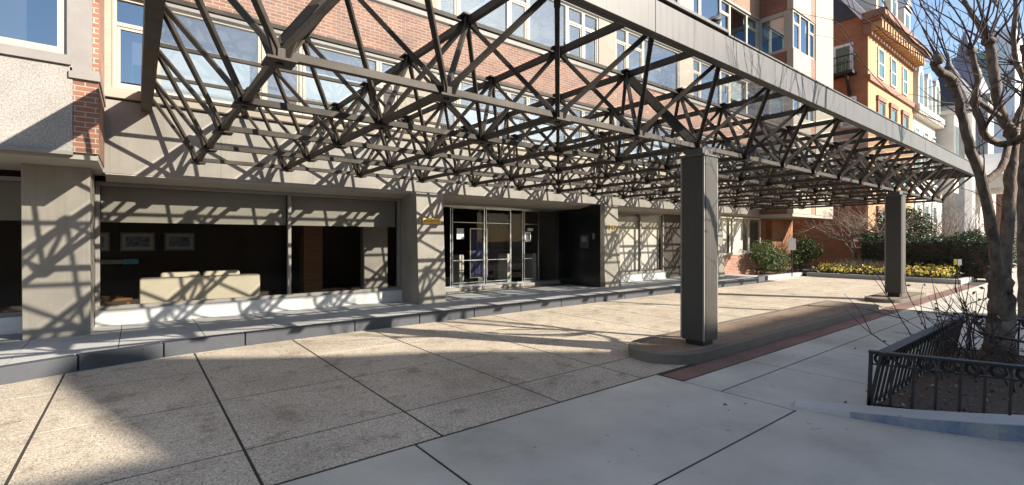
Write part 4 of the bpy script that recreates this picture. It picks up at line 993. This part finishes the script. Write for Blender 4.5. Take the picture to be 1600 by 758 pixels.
m = MB(); m.box(60,68,5.2,8.6,6.2,7.4); m.add([(59.6,5.0,7.4),(68.4,5.0,7.4),(64,5.0,9.8),(59.6,8.6,7.4),(68.4,8.6,7.4),(64,8.6,9.8)],[(0,1,2),(3,5,4),(0,2,5,3),(1,4,5,2),(0,3,4,1)]); m.build('porch', M['palestone'], Ch)
for i in range(5): m = MB(); m.lathe((60.5+i*1.75,5.6,0),[(.5,0),(.42,.4),(.36,5.6),(.5,6.2)],12); m.build('porch_column', M['palestone'], Ch)
m = MB(); m.add([(58,8.6,10),(76,8.6,10),(76,24.6,10),(58,24.6,10),(58,16.6,16),(76,16.6,16)],[(0,1,5,4),(2,3,4,5),(0,4,3),(1,2,5)]); m.build('roof', M['slate'], Ch)
tx,ty = 71,10.4
m = MB(); m.box(tx-1.9,tx+1.9,ty-2.0,ty+1.9,0,16.5); m.box(tx-2.1,tx+2.1,ty-2.2,ty+2.1,16.1,16.7); m.build('tower', M['greystone'], Ch)
m = MB(); m.lathe((tx,ty,16.7),[(2.1,0),(1.5,2),(.85,4.6),(.05,7.6)],8); m.build('spire', M['lilac'], Ch)
for z in (5,11): m = MB(); m.plate((tx-1.92,ty,z),(0,1,0),(0,0,1),[(-.6,0),(.6,0),(.6,2.5),(.3,3.2),(0,3.6),(-.3,3.2),(-.6,2.5)],.05); m.build('window', M['slate'], Ch)
GT = thing('glass_tower', 'modern green glass office tower with a white slab edge at the end of the street', 'building')
m = MB(); m.box(118,140,14.1,19.0,0,35); m.build('curtain_wall', M['towerglass'], GT)
m = MB()
for i in range(14): m.box(117.93,118.0,14.15,19.0,1+i*2.5,1.35+i*2.5)
for i in range(4): m.box(117.94,118.0,14.2+i*1.6,14.32+i*1.6,0,35)
m.build('mullion_grid', M['greystone'], GT)
m = MB(); m.box(117.6,141,11.0,14.05,0,38); m.build('white_slab', M['towerwhite'], GT)
m = MB()
for i in range(2): m.box(117.5,117.59,11.0,12.1,9+i*20,10.6+i*20)
m.build('louvre', M['greystone'], GT)
FBk = house('brick_block', 'low brown brick building beyond the second street tree', 80,112,6.5,10,7, M['brickd'])
for i in range(8): hwin(FBk,82+i*3.6,83.6+i*3.6,2,5,6.5)
# unseen houses behind the camera, rooflines shaped to cast the long forecourt shadow
def across(label, pts, y0, y1, mw, body=None):
    t = thing('townhouse',label,'building','unseen townhouses across the street'); m = MB()
    n = len(pts); m.add([(x,y0,z) for x,z in pts]+[(x,y1,z) for x,z in pts],[tuple(range(n)),tuple(range(n,2*n))[::-1]]+[(i,n+i,n+(i+1)%n,(i+1)%n) for i in range(n)]); m.build('wall',mw,t)
    if body: q = MB(); q.box(body[0]+.01,body[1]-.01,-24,y0-.01,0,body[2]); q.build('rear_wall',mw,t)
    xa = min(p[0] for p in pts)+.5; xb = max(p[0] for p in pts)-.7
    for z in (1,4,7):
        x = xa
        while x < xb-.9:
            q = MB(); frame_rect(q,x,x+1,z,z+1.8,y1-.02,.08,.06); w = q.build('window',M['white'],t); q = MB(); q.box(x+.08,x+.92,y1+.005,y1+.03,z+.08,z+1.72); q.build('pane',M['greenglass'],w); x += 1.9
    return t
YC = -14
across('unseen long low brick townhouse added over the road for the sofa window reflection',[(-9,0),(8.1,0),(8.1,10.3),(-9,10.3)],-24,YC,M['brick'])  # added to replace bright sky reflected in the lobby glass
across('unseen plain low brick townhouse across the road, height set for the forecourt shadow, left of the gabled one',[(8.2,0),(11.9,0),(11.9,11.2),(8.2,11.2)],-24,YC,M['brick'])
across('unseen tall brick townhouse across the road, parapet gable shaped for the forecourt shadow',[(11.9,0),(17.46,0),(17.46,11.05),(16.4,12.14),(15.58,12.5),(14.83,13.05),(14.3,13.55),(13.6,13.62),(13.32,13.3),(11.9,10.95)],-14.4,YC,M['brickd'],(11.9,17.46,10.6))
across('unseen wide brick townhouse across the road, height set for the forecourt shadow, right of the gabled one',[(17.46,0),(24.7,0),(24.7,11.05),(17.46,11.05)],-24,YC,M['brick'])

# ------------------------------------------------------------------ light, sky, camera
sd = V((-.54,.84,-.51)).normalized()
sun = bpy.data.lights.new('sun','SUN'); sun.energy = 5.0; sun.angle = math.radians(.53); sun.color = (1,.915,.80)
so_ = bpy.data.objects.new('sun',sun); C.objects.link(so_); so_.rotation_euler = sd.to_track_quat('-Z','Y').to_euler(); so_.location = (30,-40,40)
el = math.asin(-sd.z); az = math.atan2(-sd.x,-sd.y)
w = bpy.data.worlds.new('World'); S.world = w; w.use_nodes = True; nt = w.node_tree
bg = nt.nodes['Background']; sk = nt.nodes.new('ShaderNodeTexSky'); sk.sky_type = 'NISHITA'; sk.sun_disc = False
sk.sun_elevation = el; sk.sun_rotation = az; sk.air_density = 1.0; sk.dust_density = .6; sk.ozone_density = 1.5
nt.links.new(sk.outputs[0],bg.inputs[0]); bg.inputs[1].default_value = .105
cam = bpy.data.cameras.new('camera'); co = bpy.data.objects.new('camera',cam); C.objects.link(co)
co.location = (0,0,CAMH); co.rotation_euler = (math.radians(90),0,math.radians(-38.2))
cam.sensor_width = 36; cam.lens = 747/1600*36; cam.shift_y = -4/1600; cam.clip_end = 2000; cam.clip_start = .05
S.camera = co
S.render.engine = 'CYCLES'
S.view_settings.view_transform = 'Standard'; S.view_settings.look = 'None'; S.view_settings.gamma = 1; S.view_settings.exposure = 1.15
S.cycles.max_bounces = 8; S.cycles.transparent_max_bounces = 24; S.cycles.use_denoising = True
S.cycles.caustics_reflective = False; S.cycles.caustics_refractive = False; S.cycles.sample_clamp_indirect = 4
